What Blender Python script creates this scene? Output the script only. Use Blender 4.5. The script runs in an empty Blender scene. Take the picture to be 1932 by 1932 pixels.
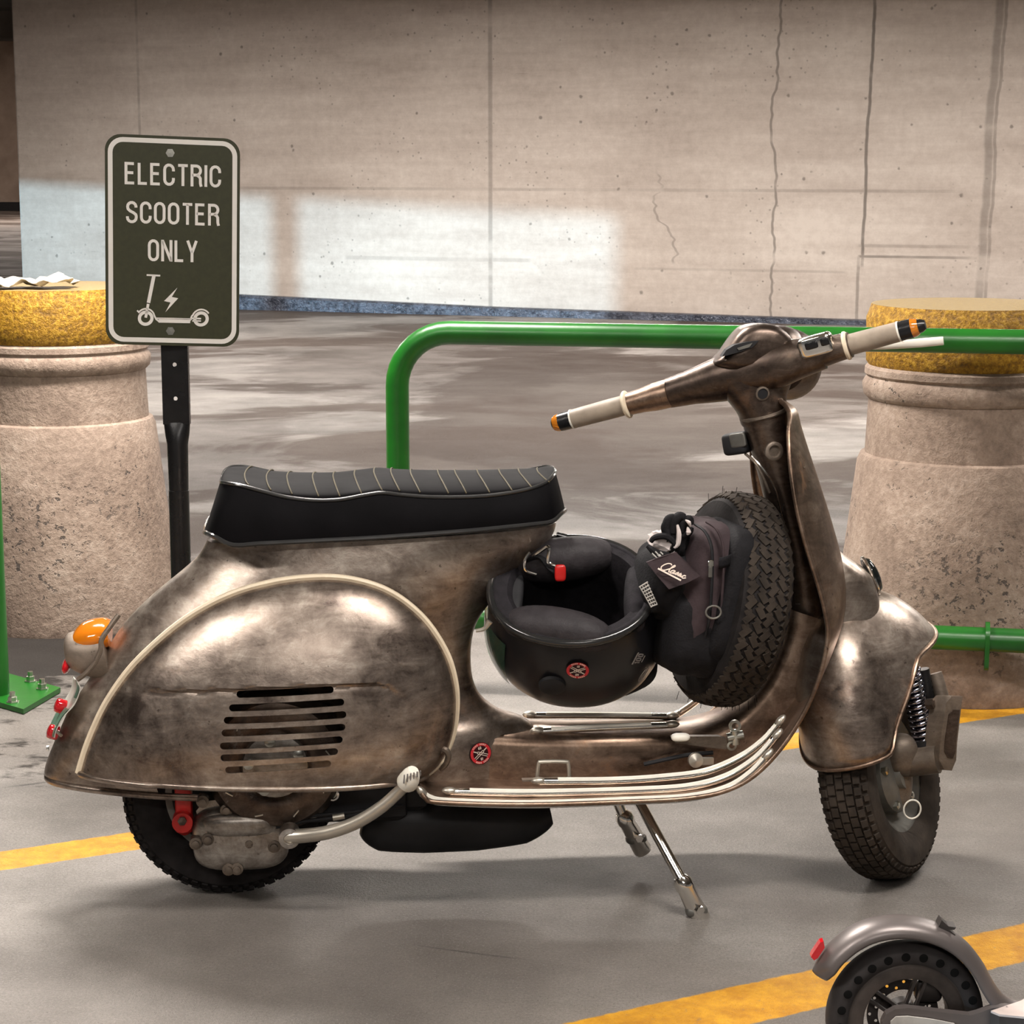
import bpy, bmesh, math, random
import numpy as np
from mathutils import Vector, Matrix
random.seed(7); rng = np.random.RandomState(5)
SC = bpy.context.scene; COL = SC.collection
PI = math.pi

# ------------------------------------------------------------------ camera
FPX = 3900.0; CAM_H = 1.30; PITCH = math.atan(666/3900.0)
cam = bpy.data.cameras.new('camera'); cam.sensor_width = 36; cam.lens = FPX/1932*36; cam.clip_end = 200
camo = bpy.data.objects.new('camera', cam); COL.objects.link(camo)
camo.location = (0, 0, CAM_H); camo.rotation_euler = (PI/2-PITCH, 0, 0); SC.camera = camo
# ------------------------------------------------------------------ world, exposure
SC.view_settings.view_transform = 'Standard'; SC.view_settings.look = 'None'
SC.view_settings.gamma = 1.0; SC.view_settings.exposure = 0.46
wd = bpy.data.worlds.new('world'); SC.world = wd; wd.use_nodes = True
wd.node_tree.nodes['Background'].inputs[0].default_value = (0.95, 0.9, 0.85, 1)
wd.node_tree.nodes['Background'].inputs[1].default_value = 0.12
SUN_DIR = Vector((1.0, 0.8, -0.050)).normalized()      # low daylight through the opening on the left
sl = bpy.data.lights.new('low_daylight', 'SUN'); sl.energy = 2.5; sl.angle = math.radians(0.6); sl.color = (0.50, 0.80, 1.0)
so = bpy.data.objects.new('low_daylight', sl); COL.objects.link(so)
so.rotation_euler = SUN_DIR.to_track_quat('-Z', 'Y').to_euler(); so.location = (-20, 0, 3)
def area(name, loc, sx, sy, power, col=(1.0, 0.935, 0.87), rot=(0, 0, 0), spread=180):
    l = bpy.data.lights.new(name, 'AREA'); l.shape = 'RECTANGLE'; l.size = sx; l.size_y = sy
    l.energy = power; l.color = col; l.spread = math.radians(spread)
    o = bpy.data.objects.new(name, l); COL.objects.link(o); o.location = loc; o.rotation_euler = rot
    return o
area('garage_light', (-0.9, 5.0, 2.62), 1.25, 0.22, 135)
area('garage_light', (0.9, 2.3, 2.62), 1.25, 0.30, 52)
area('garage_light', (-1.9, 1.6, 2.62), 1.25, 0.30, 56)
area('garage_light', (2.6, 5.2, 2.62), 1.25, 0.30, 50)
area('garage_light', (0.2, -1.2, 2.62), 1.25, 0.5, 60)
area('garage_light', (-3.6, 10.5, 2.62), 1.3, 0.3, 150)
area('garage_light', (0.4, 10.2, 2.62), 1.3, 0.3, 140)
area('garage_light', (4.2, 10.0, 2.62), 1.3, 0.3, 150)
area('garage_light', (-2.3, 14.6, 2.62), 6.0, 0.2, 215, (1.0, .92, .87))
area('garage_light', (3.5, 12.8, 2.62), 5.0, 0.2, 165, (1.0, .92, .87))
area('garage_light', (-9.5, 44, 4.2), 5, 5, 520, (1.0, .84, .74))  # oversized unseen lamp added to brighten the far bay
area('garage_light', (-8.5, 30, 4.2), 2, 2, 60)

# ------------------------------------------------------------------ projection helpers (photo pixel + a known plane -> point)
_cp, _sp = math.cos(PITCH), math.sin(PITCH)
FWD = np.array([0, _cp, -_sp]); UPV = np.array([0, _sp, _cp]); RTV = np.array([1., 0, 0]); CPOS = np.array([0, 0, CAM_H])
def ray(px, py): return FWD + RTV*(px-966)/FPX - UPV*(py-966)/FPX
def G(px, py, z=0.0):
    d = ray(px, py); return CPOS + d*((z-CAM_H)/d[2])
def D(px, py, Y):
    d = ray(px, py); return CPOS + d*(Y/d[1])
ROOT = np.array([-0.500, 3.575, 0.0]); YAW = math.radians(5.5)
_c, _s = math.cos(YAW), math.sin(YAW)
RZ = np.array([[_c, _s, 0], [-_s, _c, 0], [0, 0, 1]])     # world -> scooter
def L(P): return RZ @ (np.array(P)-ROOT)
def U(px, py, yl=0.0):                                     # scooter frame, on the lateral plane y = yl
    o = L(CPOS); d = RZ @ ray(px, py)
    return o + d*((yl-o[1])/d[1])
def Wd(px, py, Y): return L(D(px, py, Y))
def nrm(v): v = np.array(v, float); return v/np.linalg.norm(v)
A = lambda *v: np.array(v, float)

# ------------------------------------------------------------------ node material helpers
class N:
    def __init__(s, name):
        s.m = bpy.data.materials.new(name); s.m.use_nodes = True; s.t = s.m.node_tree
        s.b = s.t.nodes['Principled BSDF']; s.co = None
    def n(s, typ, **kw):
        x = s.t.nodes.new(typ)
        for k, v in kw.items(): setattr(x, k, v)
        return x
    def put(s, sock, v):
        if v is None: return
        if hasattr(v, 'is_output'): s.t.links.new(v, sock)
        elif isinstance(v, (tuple, list)): sock.default_value = tuple(v)+((1,) if len(v) == 3 and len(sock.default_value) == 4 else ())
        else: sock.default_value = v
    def obj(s):
        if s.co is None: s.co = s.n('ShaderNodeTexCoord').outputs['Object']
        return s.co
    def map(s, scale=(1, 1, 1), loc=(0, 0, 0), rot=(0, 0, 0), v=None):
        x = s.n('ShaderNodeMapping'); s.put(x.inputs[0], v or s.obj()); s.put(x.inputs[1], loc); s.put(x.inputs[2], rot); s.put(x.inputs[3], scale); return x.outputs[0]
    def noise(s, scale, v=None, detail=4, rough=.55, dist=0):
        x = s.n('ShaderNodeTexNoise'); s.put(x.inputs['Vector'], v or s.obj()); s.put(x.inputs['Scale'], scale)
        s.put(x.inputs['Detail'], detail); s.put(x.inputs['Roughness'], rough); s.put(x.inputs['Distortion'], dist); return x.outputs[0]
    def vor(s, scale, v=None, feat='F1', out=0, rnd=1):
        x = s.n('ShaderNodeTexVoronoi', feature=feat); s.put(x.inputs['Vector'], v or s.obj()); s.put(x.inputs['Scale'], scale); s.put(x.inputs['Randomness'], rnd); return x.outputs[out]
    def ramp(s, f, stops):
        x = s.n('ShaderNodeValToRGB'); s.put(x.inputs[0], f); e = x.color_ramp.elements
        while len(e) < len(stops): e.new(.5)
        for i, (p, c) in enumerate(stops):
            e[i].position = p; e[i].color = (c, c, c, 1) if not isinstance(c, (tuple, list)) else tuple(c)+(1,)
        return x.outputs[0]
    def ma(s, op, a, b=0, c=0, clamp=False):
        x = s.n('ShaderNodeMath', operation=op, use_clamp=clamp); s.put(x.inputs[0], a); s.put(x.inputs[1], b); s.put(x.inputs[2], c); return x.outputs[0]
    def mix(s, f, a, b, mode='MIX'):
        x = s.n('ShaderNodeMix', data_type='RGBA', blend_type=mode); s.put(x.inputs[0], f); s.put(x.inputs[6], a); s.put(x.inputs[7], b); return x.outputs[2]
    def sep(s, v=None):
        x = s.n('ShaderNodeSeparateXYZ'); s.put(x.inputs[0], v or s.obj()); return x.outputs
    def bump(s, h, st=.3, dist=.01):
        x = s.n('ShaderNodeBump'); s.put(x.inputs['Height'], h); s.put(x.inputs['Strength'], st); s.put(x.inputs['Distance'], dist); s.put(s.b.inputs['Normal'], x.outputs[0])
    def sm(s, v, lo, hi):                                   # smooth 0..1
        x = s.n('ShaderNodeMapRange', interpolation_type='SMOOTHSTEP'); s.put(x.inputs[0], v); s.put(x.inputs[1], lo); s.put(x.inputs[2], hi); return x.outputs[0]
    def set(s, col=None, rough=None, metal=None, **kw):
        s.put(s.b.inputs['Base Color'], col); s.put(s.b.inputs['Roughness'], rough); s.put(s.b.inputs['Metallic'], metal)
        for k, v in kw.items(): s.put(s.b.inputs[k], v)
        return s.m
MAT = {}
def simple(name, col, rough=.5, metal=0., var=.15, nscale=30, bump=0, **kw):
    n = N(name); f = n.noise(nscale)
    a = tuple(c*(1-var) for c in col); b = tuple(min(1, c*(1+var)) for c in col)
    r = n.ma('MULTIPLY_ADD', n.noise(nscale*.6), .16, rough-.08)
    n.set(n.ramp(f, [(.3, a), (.7, b)]), r, metal, **kw)
    if bump: n.bump(n.noise(nscale*4), bump, .003)
    if max(col) < .09 and metal < .25 and 'glass' not in name and 'piping' not in name: n.put(n.b.inputs['Specular IOR Level'], .22)
    MAT[name] = n.m; return n.m
def patina(name, dark, mid, light, rust=.35, rough=.36, sc=1.0, metal=.88):
    n = N(name)
    big = n.noise(3.4*sc, detail=8, rough=.68, dist=.5)
    fine = n.noise(22*sc, detail=8, rough=.75, dist=.5)
    brush = n.noise(9*sc, n.map((1, 1, 3.2), (2, 5, 1), (0, .5, 0)), 7, .75, .8)
    f = n.ma('ADD', n.ma('ADD', n.ma('MULTIPLY', big, .50), n.ma('MULTIPLY', fine, .25)), n.ma('MULTIPLY', brush, .25))
    c = n.ramp(f, [(.40, dark), (.495, mid), (.60, light)])
    rm = n.sm(n.noise(4.3*sc, n.map(loc=(3, 7, 1)), 8, .72, .5), .55, .70)
    c = n.mix(n.ma('MULTIPLY', rm, rust), c, (.33, .15, .055))
    pale = n.sm(n.noise(6*sc, n.map((1, 1, 1), (8, 1, 4)), 8, .75, .6), .60, .70)
    c = n.mix(n.ma('MULTIPLY', pale, .25), c, (.66, .60, .54))
    sp = n.sm(n.noise(85, n.map(loc=(1, 2, 9)), 3, .6), .66, .74)
    c = n.mix(n.ma('MULTIPLY', sp, .6), c, (.05, .035, .03))
    r = n.ma('ADD', n.ma('MULTIPLY_ADD', f, .7, rough-.36), n.ma('MULTIPLY', rm, .15))
    n.set(c, r, n.ma('SUBTRACT', metal, n.ma('MULTIPLY', rm, .4)))
    n.bump(n.ma('ADD', fine, n.ma('MULTIPLY', big, 2.)), .13, .004)
    MAT[name] = n.m
patina('worn_steel', (.125, .096, .082), (.325, .268, .226), (.60, .53, .46))
patina('dark_worn_steel', (.045, .033, .028), (.105, .078, .063), (.23, .18, .145), rust=.3)
patina('floor_worn_steel', (.10, .068, .05), (.24, .165, .12), (.46, .35, .27), rust=.8)
patina('dull_steel', (.09, .072, .058), (.18, .145, .115), (.30, .245, .20), rust=.3, rough=.5, metal=.6)
simple('chrome', (.82, .8, .76), .14, 1., .05)
patina('aluminium', (.13, .11, .095), (.33, .30, .27), (.58, .55, .51), rust=.15, rough=.38, sc=1.6)
simple('pale_metal', (.56, .52, .45), .35, .8, .12, 14)
simple('cream_trim', (.74, .63, .47), .5, 0, .08)
simple('white_rubber', (.86, .83, .74), .45, 0, .06)
simple('grip_rubber', (.30, .245, .19), .55, 0, .2)
simple('black_rubber', (.018, .017, .018), .55, 0, .2)
simple('black_metal', (.014, .014, .015), .28, .3, .2)
simple('matt_black', (.02, .02, .022), .6, 0, .2)
simple('muffler_black', (.025, .025, .027), .42, .2, .3, 10)
simple('vinyl', (.0045, .0042, .005), .70, 0, .2, 20, .04)
MAT['vinyl'].node_tree.nodes['Principled BSDF'].inputs['Specular IOR Level'].default_value = .07
simple('piping', (.03, .03, .03), .22)
simple('gold_thread', (.075, .06, .03), .6)
simple('tread', (.014, .012, .012), .8, 0, .4, 40, .2)
simple('dusty_tread', (.036, .028, .022), .85, 0, .4, 30, .2)
simple('rim_paint', (.16, .155, .14), .45, .5, .4, 15)
simple('red_paint', (.50, .012, .01), .35)
simple('blue_chrome', (.42, .42, .5), .16, 1., .1)
simple('dark_glass', (.01, .012, .012), .05, 0)
simple('helmet_shell', (.009, .009, .011), .33, 0, .15, 8)
simple('helmet_lining', (.018, .016, .019), .85, 0, .3, 60, .3)
simple('helmet_pad', (.035, .031, .034), .55, 0, .25, 50, .3)
simple('rubber_trim', (.02, .02, .02), .16)
MAT['rubber_trim'].node_tree.nodes['Principled BSDF'].inputs['Specular IOR Level'].default_value = .6
MAT['helmet_shell'].node_tree.nodes['Principled BSDF'].inputs['Specular IOR Level'].default_value = .45
simple('nylon', (.009, .0085, .010), .8, 0, .3, 60, .4)
simple('nylon_purple', (.045, .031, .034), .8, 0, .2, 40, .3)
simple('white_fabric', (.62, .55, .53), .7, 0, .15)
simple('white_print', (.80, .78, .74), .5, 0, .03)
simple('cream_print', (.85, .72, .62), .5)
simple('grey_print', (.22, .20, .19), .5)
simple('decal_red', (.62, .025, .035), .4, 0, .08)
simple('decal_black', (.03, .006, .008), .4)
simple('pale_plastic', (.46, .44, .41), .5, 0, .2)
simple('zinc', (.55, .55, .5), .3, 1., .2, 30)
simple('flyer', (.62, .56, .46), .8, 0, .2, 30)
simple('scooter_grey', (.15, .13, .125), .38, .5, .12, 8)
simple('scooter_dark', (.045, .038, .036), .45, .3, .3, 20)
simple('deck_grip', (.48, .40, .37), .7, 0, .1)
simple('hole_shade', (.002, .002, .002), .9)
simple('scooter_tyre', (.034, .030, .030), .6, 0, .3, 30)
simple('spoke_brown', (.055, .044, .039), .5, .3, .4, 30)
simple('plate_white', (.62, .60, .54), .4, .2, .2)
simple('plate_green', (.10, .22, .15), .4, .2, .2)
def lens(name, col):
    n = N(name); n.set(col, .12, 0.); n.put(n.b.inputs['Transmission Weight'], .35); n.put(n.b.inputs['Coat Weight'], .6); MAT[name] = n.m
lens('orange_lens', (.95, .27, .01)); lens('red_lens', (.75, .01, .02)); lens('amber_lens', (.75, .25, .02))
def mk():
    n = N('green_visor'); n.set((.03, .09, .06), .08, 0.); n.put(n.b.inputs['Transmission Weight'], .45); n.put(n.b.inputs['Alpha'], .88); MAT['green_visor'] = n.m
    # green enamel of the rails
    n = N('green_enamel'); f = n.noise(5, detail=5); c = n.ramp(f, [(.35, (.006, .085, .008)), (.65, (.013, .15, .013))])
    n.set(c, .33, 0.); n.bump(n.noise(60), .08, .003); MAT['green_enamel'] = n.m
    # sign
    n = N('sign_green'); n.set(n.ramp(n.noise(90), [(.3, (.026, .028, .009)), (.7, (.036, .038, .013))]), .5, 0.); MAT['sign_green'] = n.m
    # concrete of the bollards
    n = N('bollard_concrete'); a = n.noise(4, detail=6, rough=.65); b = n.noise(60, detail=4, rough=.7)
    c = n.ramp(n.ma('ADD', n.ma('MULTIPLY', a, .6), n.ma('MULTIPLY', b, .4)), [(.38, (.18, .128, .098)), (.52, (.295, .22, .17)), (.66, (.43, .34, .275))])
    pits = n.ma('MULTIPLY', n.sm(n.noise(42, detail=3, rough=.7), .60, .66), n.sm(n.noise(2.3, n.map(loc=(5, 2, 8)), 3), .5, .62))
    zz = n.sep()[2]; low = n.ma('MULTIPLY', n.sm(zz, .02, .12), n.ma('SUBTRACT', 1, n.sm(zz, .28, .5)))
    p2 = n.ma('MULTIPLY', n.sm(n.noise(48, n.map(loc=(6, 6, 6)), 3, .75), .57, .62), n.ma('MULTIPLY', low, n.sm(n.noise(3.1, n.map(loc=(1.7, 4, 3)), 3), .47, .6)))
    pits = n.ma('MAXIMUM', pits, p2)
    c = n.mix(n.ma('MULTIPLY', pits, .85), c, (.05, .042, .038))
    n.set(c, .85, 0.); n.bump(n.ma('SUBTRACT', b, n.ma('MULTIPLY', pits, .6)), .5, .008); MAT['bollard_concrete'] = n.m
    n = N('yellow_paint'); b = n.noise(75, detail=4, rough=.75); z = n.sep()[2]
    c = n.ramp(b, [(.36, (.16, .075, .003)), (.52, (.34, .17, .004)), (.66, (.56, .33, .03))])
    nn = n.n('ShaderNodeNewGeometry').outputs['Normal']; up = n.sm(n.sep(nn)[2], .75, .95)
    c = n.mix(n.ma('MULTIPLY', up, .8), c, (.26, .20, .10))
    n.set(c, .6, 0.); n.bump(b, .7, .01); MAT['yellow_paint'] = n.m
mk()

# ------------------------------------------------------------------ mesh helpers
class M:
    def __init__(s): s.v = []; s.f = []; s.mi = []; s.cur = 0
    def add(s, vs, fs):
        o = len(s.v); s.v += [tuple(map(float, v)) for v in vs]; s.f += [tuple(i+o for i in f) for f in fs]; s.mi += [s.cur]*len(fs); return s
    def m(s, i): s.cur = i; return s
def build(name, m, mats, parent=None, smooth=40, label=None, kind=None):
    me = bpy.data.meshes.new(name); me.from_pydata(m.v, [], m.f); me.validate()
    if len(me.polygons) == len(m.mi): me.polygons.foreach_set('material_index', m.mi)
    bm = bmesh.new(); bm.from_mesh(me); bmesh.ops.remove_doubles(bm, verts=bm.verts, dist=1e-6); bmesh.ops.recalc_face_normals(bm, faces=bm.faces); bm.to_mesh(me); bm.free()
    for x in (mats if isinstance(mats, (list, tuple)) else [mats]): me.materials.append(MAT[x] if isinstance(x, str) else x)
    if smooth:
        me.polygons.foreach_set('use_smooth', [True]*len(me.polygons)); me.set_sharp_from_angle(angle=math.radians(smooth))
    o = bpy.data.objects.new(name, me); COL.objects.link(o)
    if parent: o.parent = parent
    if label: o['label'] = label
    if kind: o['kind'] = kind
    return o
def root(name, label, cat, loc=(0, 0, 0), rz=0, group=None):
    o = bpy.data.objects.new(name, None); COL.objects.link(o); o.location = loc; o.rotation_euler = (0, 0, rz); o['label'] = label; o['category'] = cat
    if group: o['group'] = group
    return o
def tag(o, label, cat, group=None):
    o['label'] = label; o['category'] = cat
    if group: o['group'] = group
    return o
def grid(P, cu=False, cv=False, m=None):
    P = np.array(P); a, b = P.shape[:2]; m = m or M(); fs = []
    for i in range(a if cu else a-1):
        for j in range(b if cv else b-1):
            i2, j2 = (i+1) % a, (j+1) % b; fs.append((i*b+j, i*b+j2, i2*b+j2, i2*b+j))
    return m.add(P.reshape(-1, 3), fs)
def loft(R, cap0=True, cap1=True, m=None):
    m = m or M(); R = np.array(R); a, b = R.shape[:2]; o = len(m.v); grid(R, cv=True, m=m)
    if cap0: m.f.append(tuple(o+i for i in range(b))[::-1]); m.mi.append(m.cur)
    if cap1: m.f.append(tuple(o+(a-1)*b+i for i in range(b))); m.mi.append(m.cur)
    return m
def frame(n, hint=(0, 0, 1)):
    n = nrm(n); h = np.array(hint, float)
    if abs(n @ h) > .95: h = A(1, 0, 0) if abs(n[0]) < .9 else A(0, 1, 0)
    u = nrm(np.cross(h, n)); v = np.cross(n, u); return u, v, n
def lathe(prof, c, n, seg=48, m=None, hint=(0, 0, 1), cap=True, arc=None):   # prof: (axial, radius)
    u, v, w = frame(n, hint); c = np.array(c); R = []
    for ax, r in prof:
        R.append([c + w*ax + (u*math.cos(t)+v*math.sin(t))*max(r, 1e-5) for t in np.linspace(0, 2*PI, seg, endpoint=False)])
    return loft(R, cap, cap, m)
def cyl(a, b, r, seg=20, m=None, r2=None):
    a, b = np.array(a, float), np.array(b, float); l = np.linalg.norm(b-a)
    return lathe([(0, r), (l, r if r2 is None else r2)], a, b-a, seg, m)
def spline(pts, k=8, closed=False):
    P = [np.array(p, float) for p in pts]; n = len(P); out = []
    for i in range(n if closed else n-1):
        if closed: p0, p1, p2, p3 = P[i-1], P[i], P[(i+1) % n], P[(i+2) % n]
        else: p0, p1, p2, p3 = P[max(i-1, 0)], P[i], P[i+1], P[min(i+2, n-1)]
        for j in range(k):
            t = j/k; out.append(.5*((2*p1)+(-p0+p2)*t+(2*p0-5*p1+4*p2-p3)*t*t+(-p0+3*p1-3*p2+p3)*t**3))
    if not closed: out.append(P[-1])
    return out
def tube(path, r, seg=12, m=None, k=0, closed=False, flat=None, cap=True, hint=(0, 1, 0)):
    if k: path = spline(path, k, closed)
    P = [np.array(p, float) for p in path]; n = len(P); R = []
    rr = r if hasattr(r, '__len__') else None; u = None
    for i in range(n):
        t = nrm((P[(i+1) % n]-P[i-1]) if closed else (P[min(i+1, n-1)]-P[max(i-1, 0)]))
        if u is None: u = frame(t, hint)[0]
        u = nrm(u - t*(u@t)); v = np.cross(t, u)
        ri = np.interp(i/(n-1), np.linspace(0, 1, len(rr)), rr) if rr is not None else r
        fu, fv = flat or (1, 1)
        R.append([P[i]+(u*math.cos(a)*fu+v*math.sin(a)*fv)*ri for a in np.linspace(0, 2*PI, seg, endpoint=False)])
    if closed: return grid(R, True, True, m)
    return loft(R, cap, cap, m)
def box(c, sx, sy, sz, ax=None, m=None, bev=0):
    c = np.array(c, float); X, Y, Z = (np.eye(3) if ax is None else np.array(ax)); m = m or M()
    if bev:
        rings = []
        for z, k in ((-sz/2, bev), (-sz/2+bev, 0), (sz/2-bev, 0), (sz/2, bev)):
            hx, hy = sx/2-k, sy/2-k; r = []
            for qx, qy, a0 in ((1, 1, 0), (-1, 1, 90), (-1, -1, 180), (1, -1, 270)):
                for a in (0, 45, 90):
                    t = math.radians(a0+a); r.append(c+X*(qx*(hx-bev)+math.cos(t)*bev)+Y*(qy*(hy-bev)+math.sin(t)*bev)+Z*z)
            rings.append(r)
        return loft(rings, m=m)
    vs = [c+X*a*sx/2+Y*b*sy/2+Z*d*sz/2 for d in (-1, 1) for a, b in ((-1, -1), (1, -1), (1, 1), (-1, 1))]
    return m.add(vs, [(3, 2, 1, 0), (4, 5, 6, 7), (0, 1, 5, 4), (1, 2, 6, 5), (2, 3, 7, 6), (3, 0, 4, 7)])
def spow(x, p): return math.copysign(abs(x)**p, x)
def blob(c, ax, rad, e1=1., e2=1., nu=20, nv=32, m=None, wob=0, wf=3.):
    ax = np.array(ax, float); P = []; ph = rng.rand(6)*6
    for i in range(nu+1):
        a = -PI/2+PI*i/nu; r = []
        for j in range(nv):
            b = 2*PI*j/nv
            q = A(spow(math.cos(a), e1)*spow(math.cos(b), e2), spow(math.cos(a), e1)*spow(math.sin(b), e2), spow(math.sin(a), e1))
            k = 1+wob*(math.sin(wf*q[0]*2+ph[0]+q[1]*wf)+math.sin(wf*1.7*q[1]+ph[1]+q[2]*wf*2.1)*.6+math.sin(wf*2.9*q[2]+q[0]*wf*2.3+ph[2])*.4)
            r.append(np.array(c)+ (q*k*np.array(rad)) @ ax)
        P.append(r)
    return loft(P, False, False, m)
def extr(poly, d, m=None, scale=None):                     # poly: 3-D points of a face, d: offset vector
    m = m or M(); n = len(poly); d = np.array(d, float); P = [np.array(p, float) for p in poly]
    return m.add(P+[p+d for p in P], [tuple(range(n))[::-1], tuple(range(n, 2*n))]+[(i, (i+1) % n, n+(i+1) % n, n+i) for i in range(n)])
def ribbon(pts, t, X, Y, o, d, m, closed=False):            # flat raised stroke: 2-D pts in frame X,Y at o, thickness t, height vector d
    P = [np.array(p, float) for p in pts]; n = len(P); Lf, Rt = [], []
    for i in range(n):
        a = P[i]-P[i-1] if (i or closed) else None; b = P[(i+1) % n]-P[i] if (i < n-1 or closed) else None
        if a is None: a = b
        if b is None: b = a
        a, b = a/np.linalg.norm(a), b/np.linalg.norm(b); na, nb = A(-a[1], a[0]), A(-b[1], b[0]); mm = na+nb; mm = mm/np.linalg.norm(mm); k = 1/max(.5, mm@na)
        Lf.append(P[i]+mm*t/2*k); Rt.append(P[i]-mm*t/2*k)
    w = lambda q: o+X*q[0]+Y*q[1]
    vs = []; fs = []
    for i in range(n): vs += [w(Lf[i]), w(Rt[i]), w(Lf[i])+d, w(Rt[i])+d]
    for i in range(n if closed else n-1):
        a, b = 4*i, 4*((i+1) % n); fs += [(a+2, a+3, b+3, b+2), (a, b, b+1, a+1), (a, a+2, b+2, b), (a+1, b+1, b+3, a+3)]
    if not closed: fs += [(0, 1, 3, 2), (4*n-4, 4*n-2, 4*n-1, 4*n-3)]
    return m.add(vs, fs)
def boolean(o, cutter_m, op='DIFFERENCE'):
    c = build('cutter', cutter_m, ['matt_black'], o.parent, smooth=0); bpy.context.view_layer.update()
    md = o.modifiers.new('b', 'BOOLEAN'); md.object = c; md.operation = op; md.solver = 'EXACT'
    dg = bpy.context.evaluated_depsgraph_get(); me = bpy.data.meshes.new_from_object(o.evaluated_get(dg))
    o.modifiers.clear(); o.data = me; cm = c.data; bpy.data.objects.remove(c); bpy.data.meshes.remove(cm)
    me.set_sharp_from_angle(angle=math.radians(35))
def solid(o, th, off=-1):
    md = o.modifiers.new('s', 'SOLIDIFY'); md.thickness = th; md.offset = off
    dg = bpy.context.evaluated_depsgraph_get(); me = bpy.data.meshes.new_from_object(o.evaluated_get(dg)); o.modifiers.clear(); o.data = me
def circ(n, r, x=0, y=0, a0=0, a1=360, ry=None):
    return [(x+r*math.cos(math.radians(t)), y+(ry or r)*math.sin(math.radians(t))) for t in np.linspace(a0, a1, n)]

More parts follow.
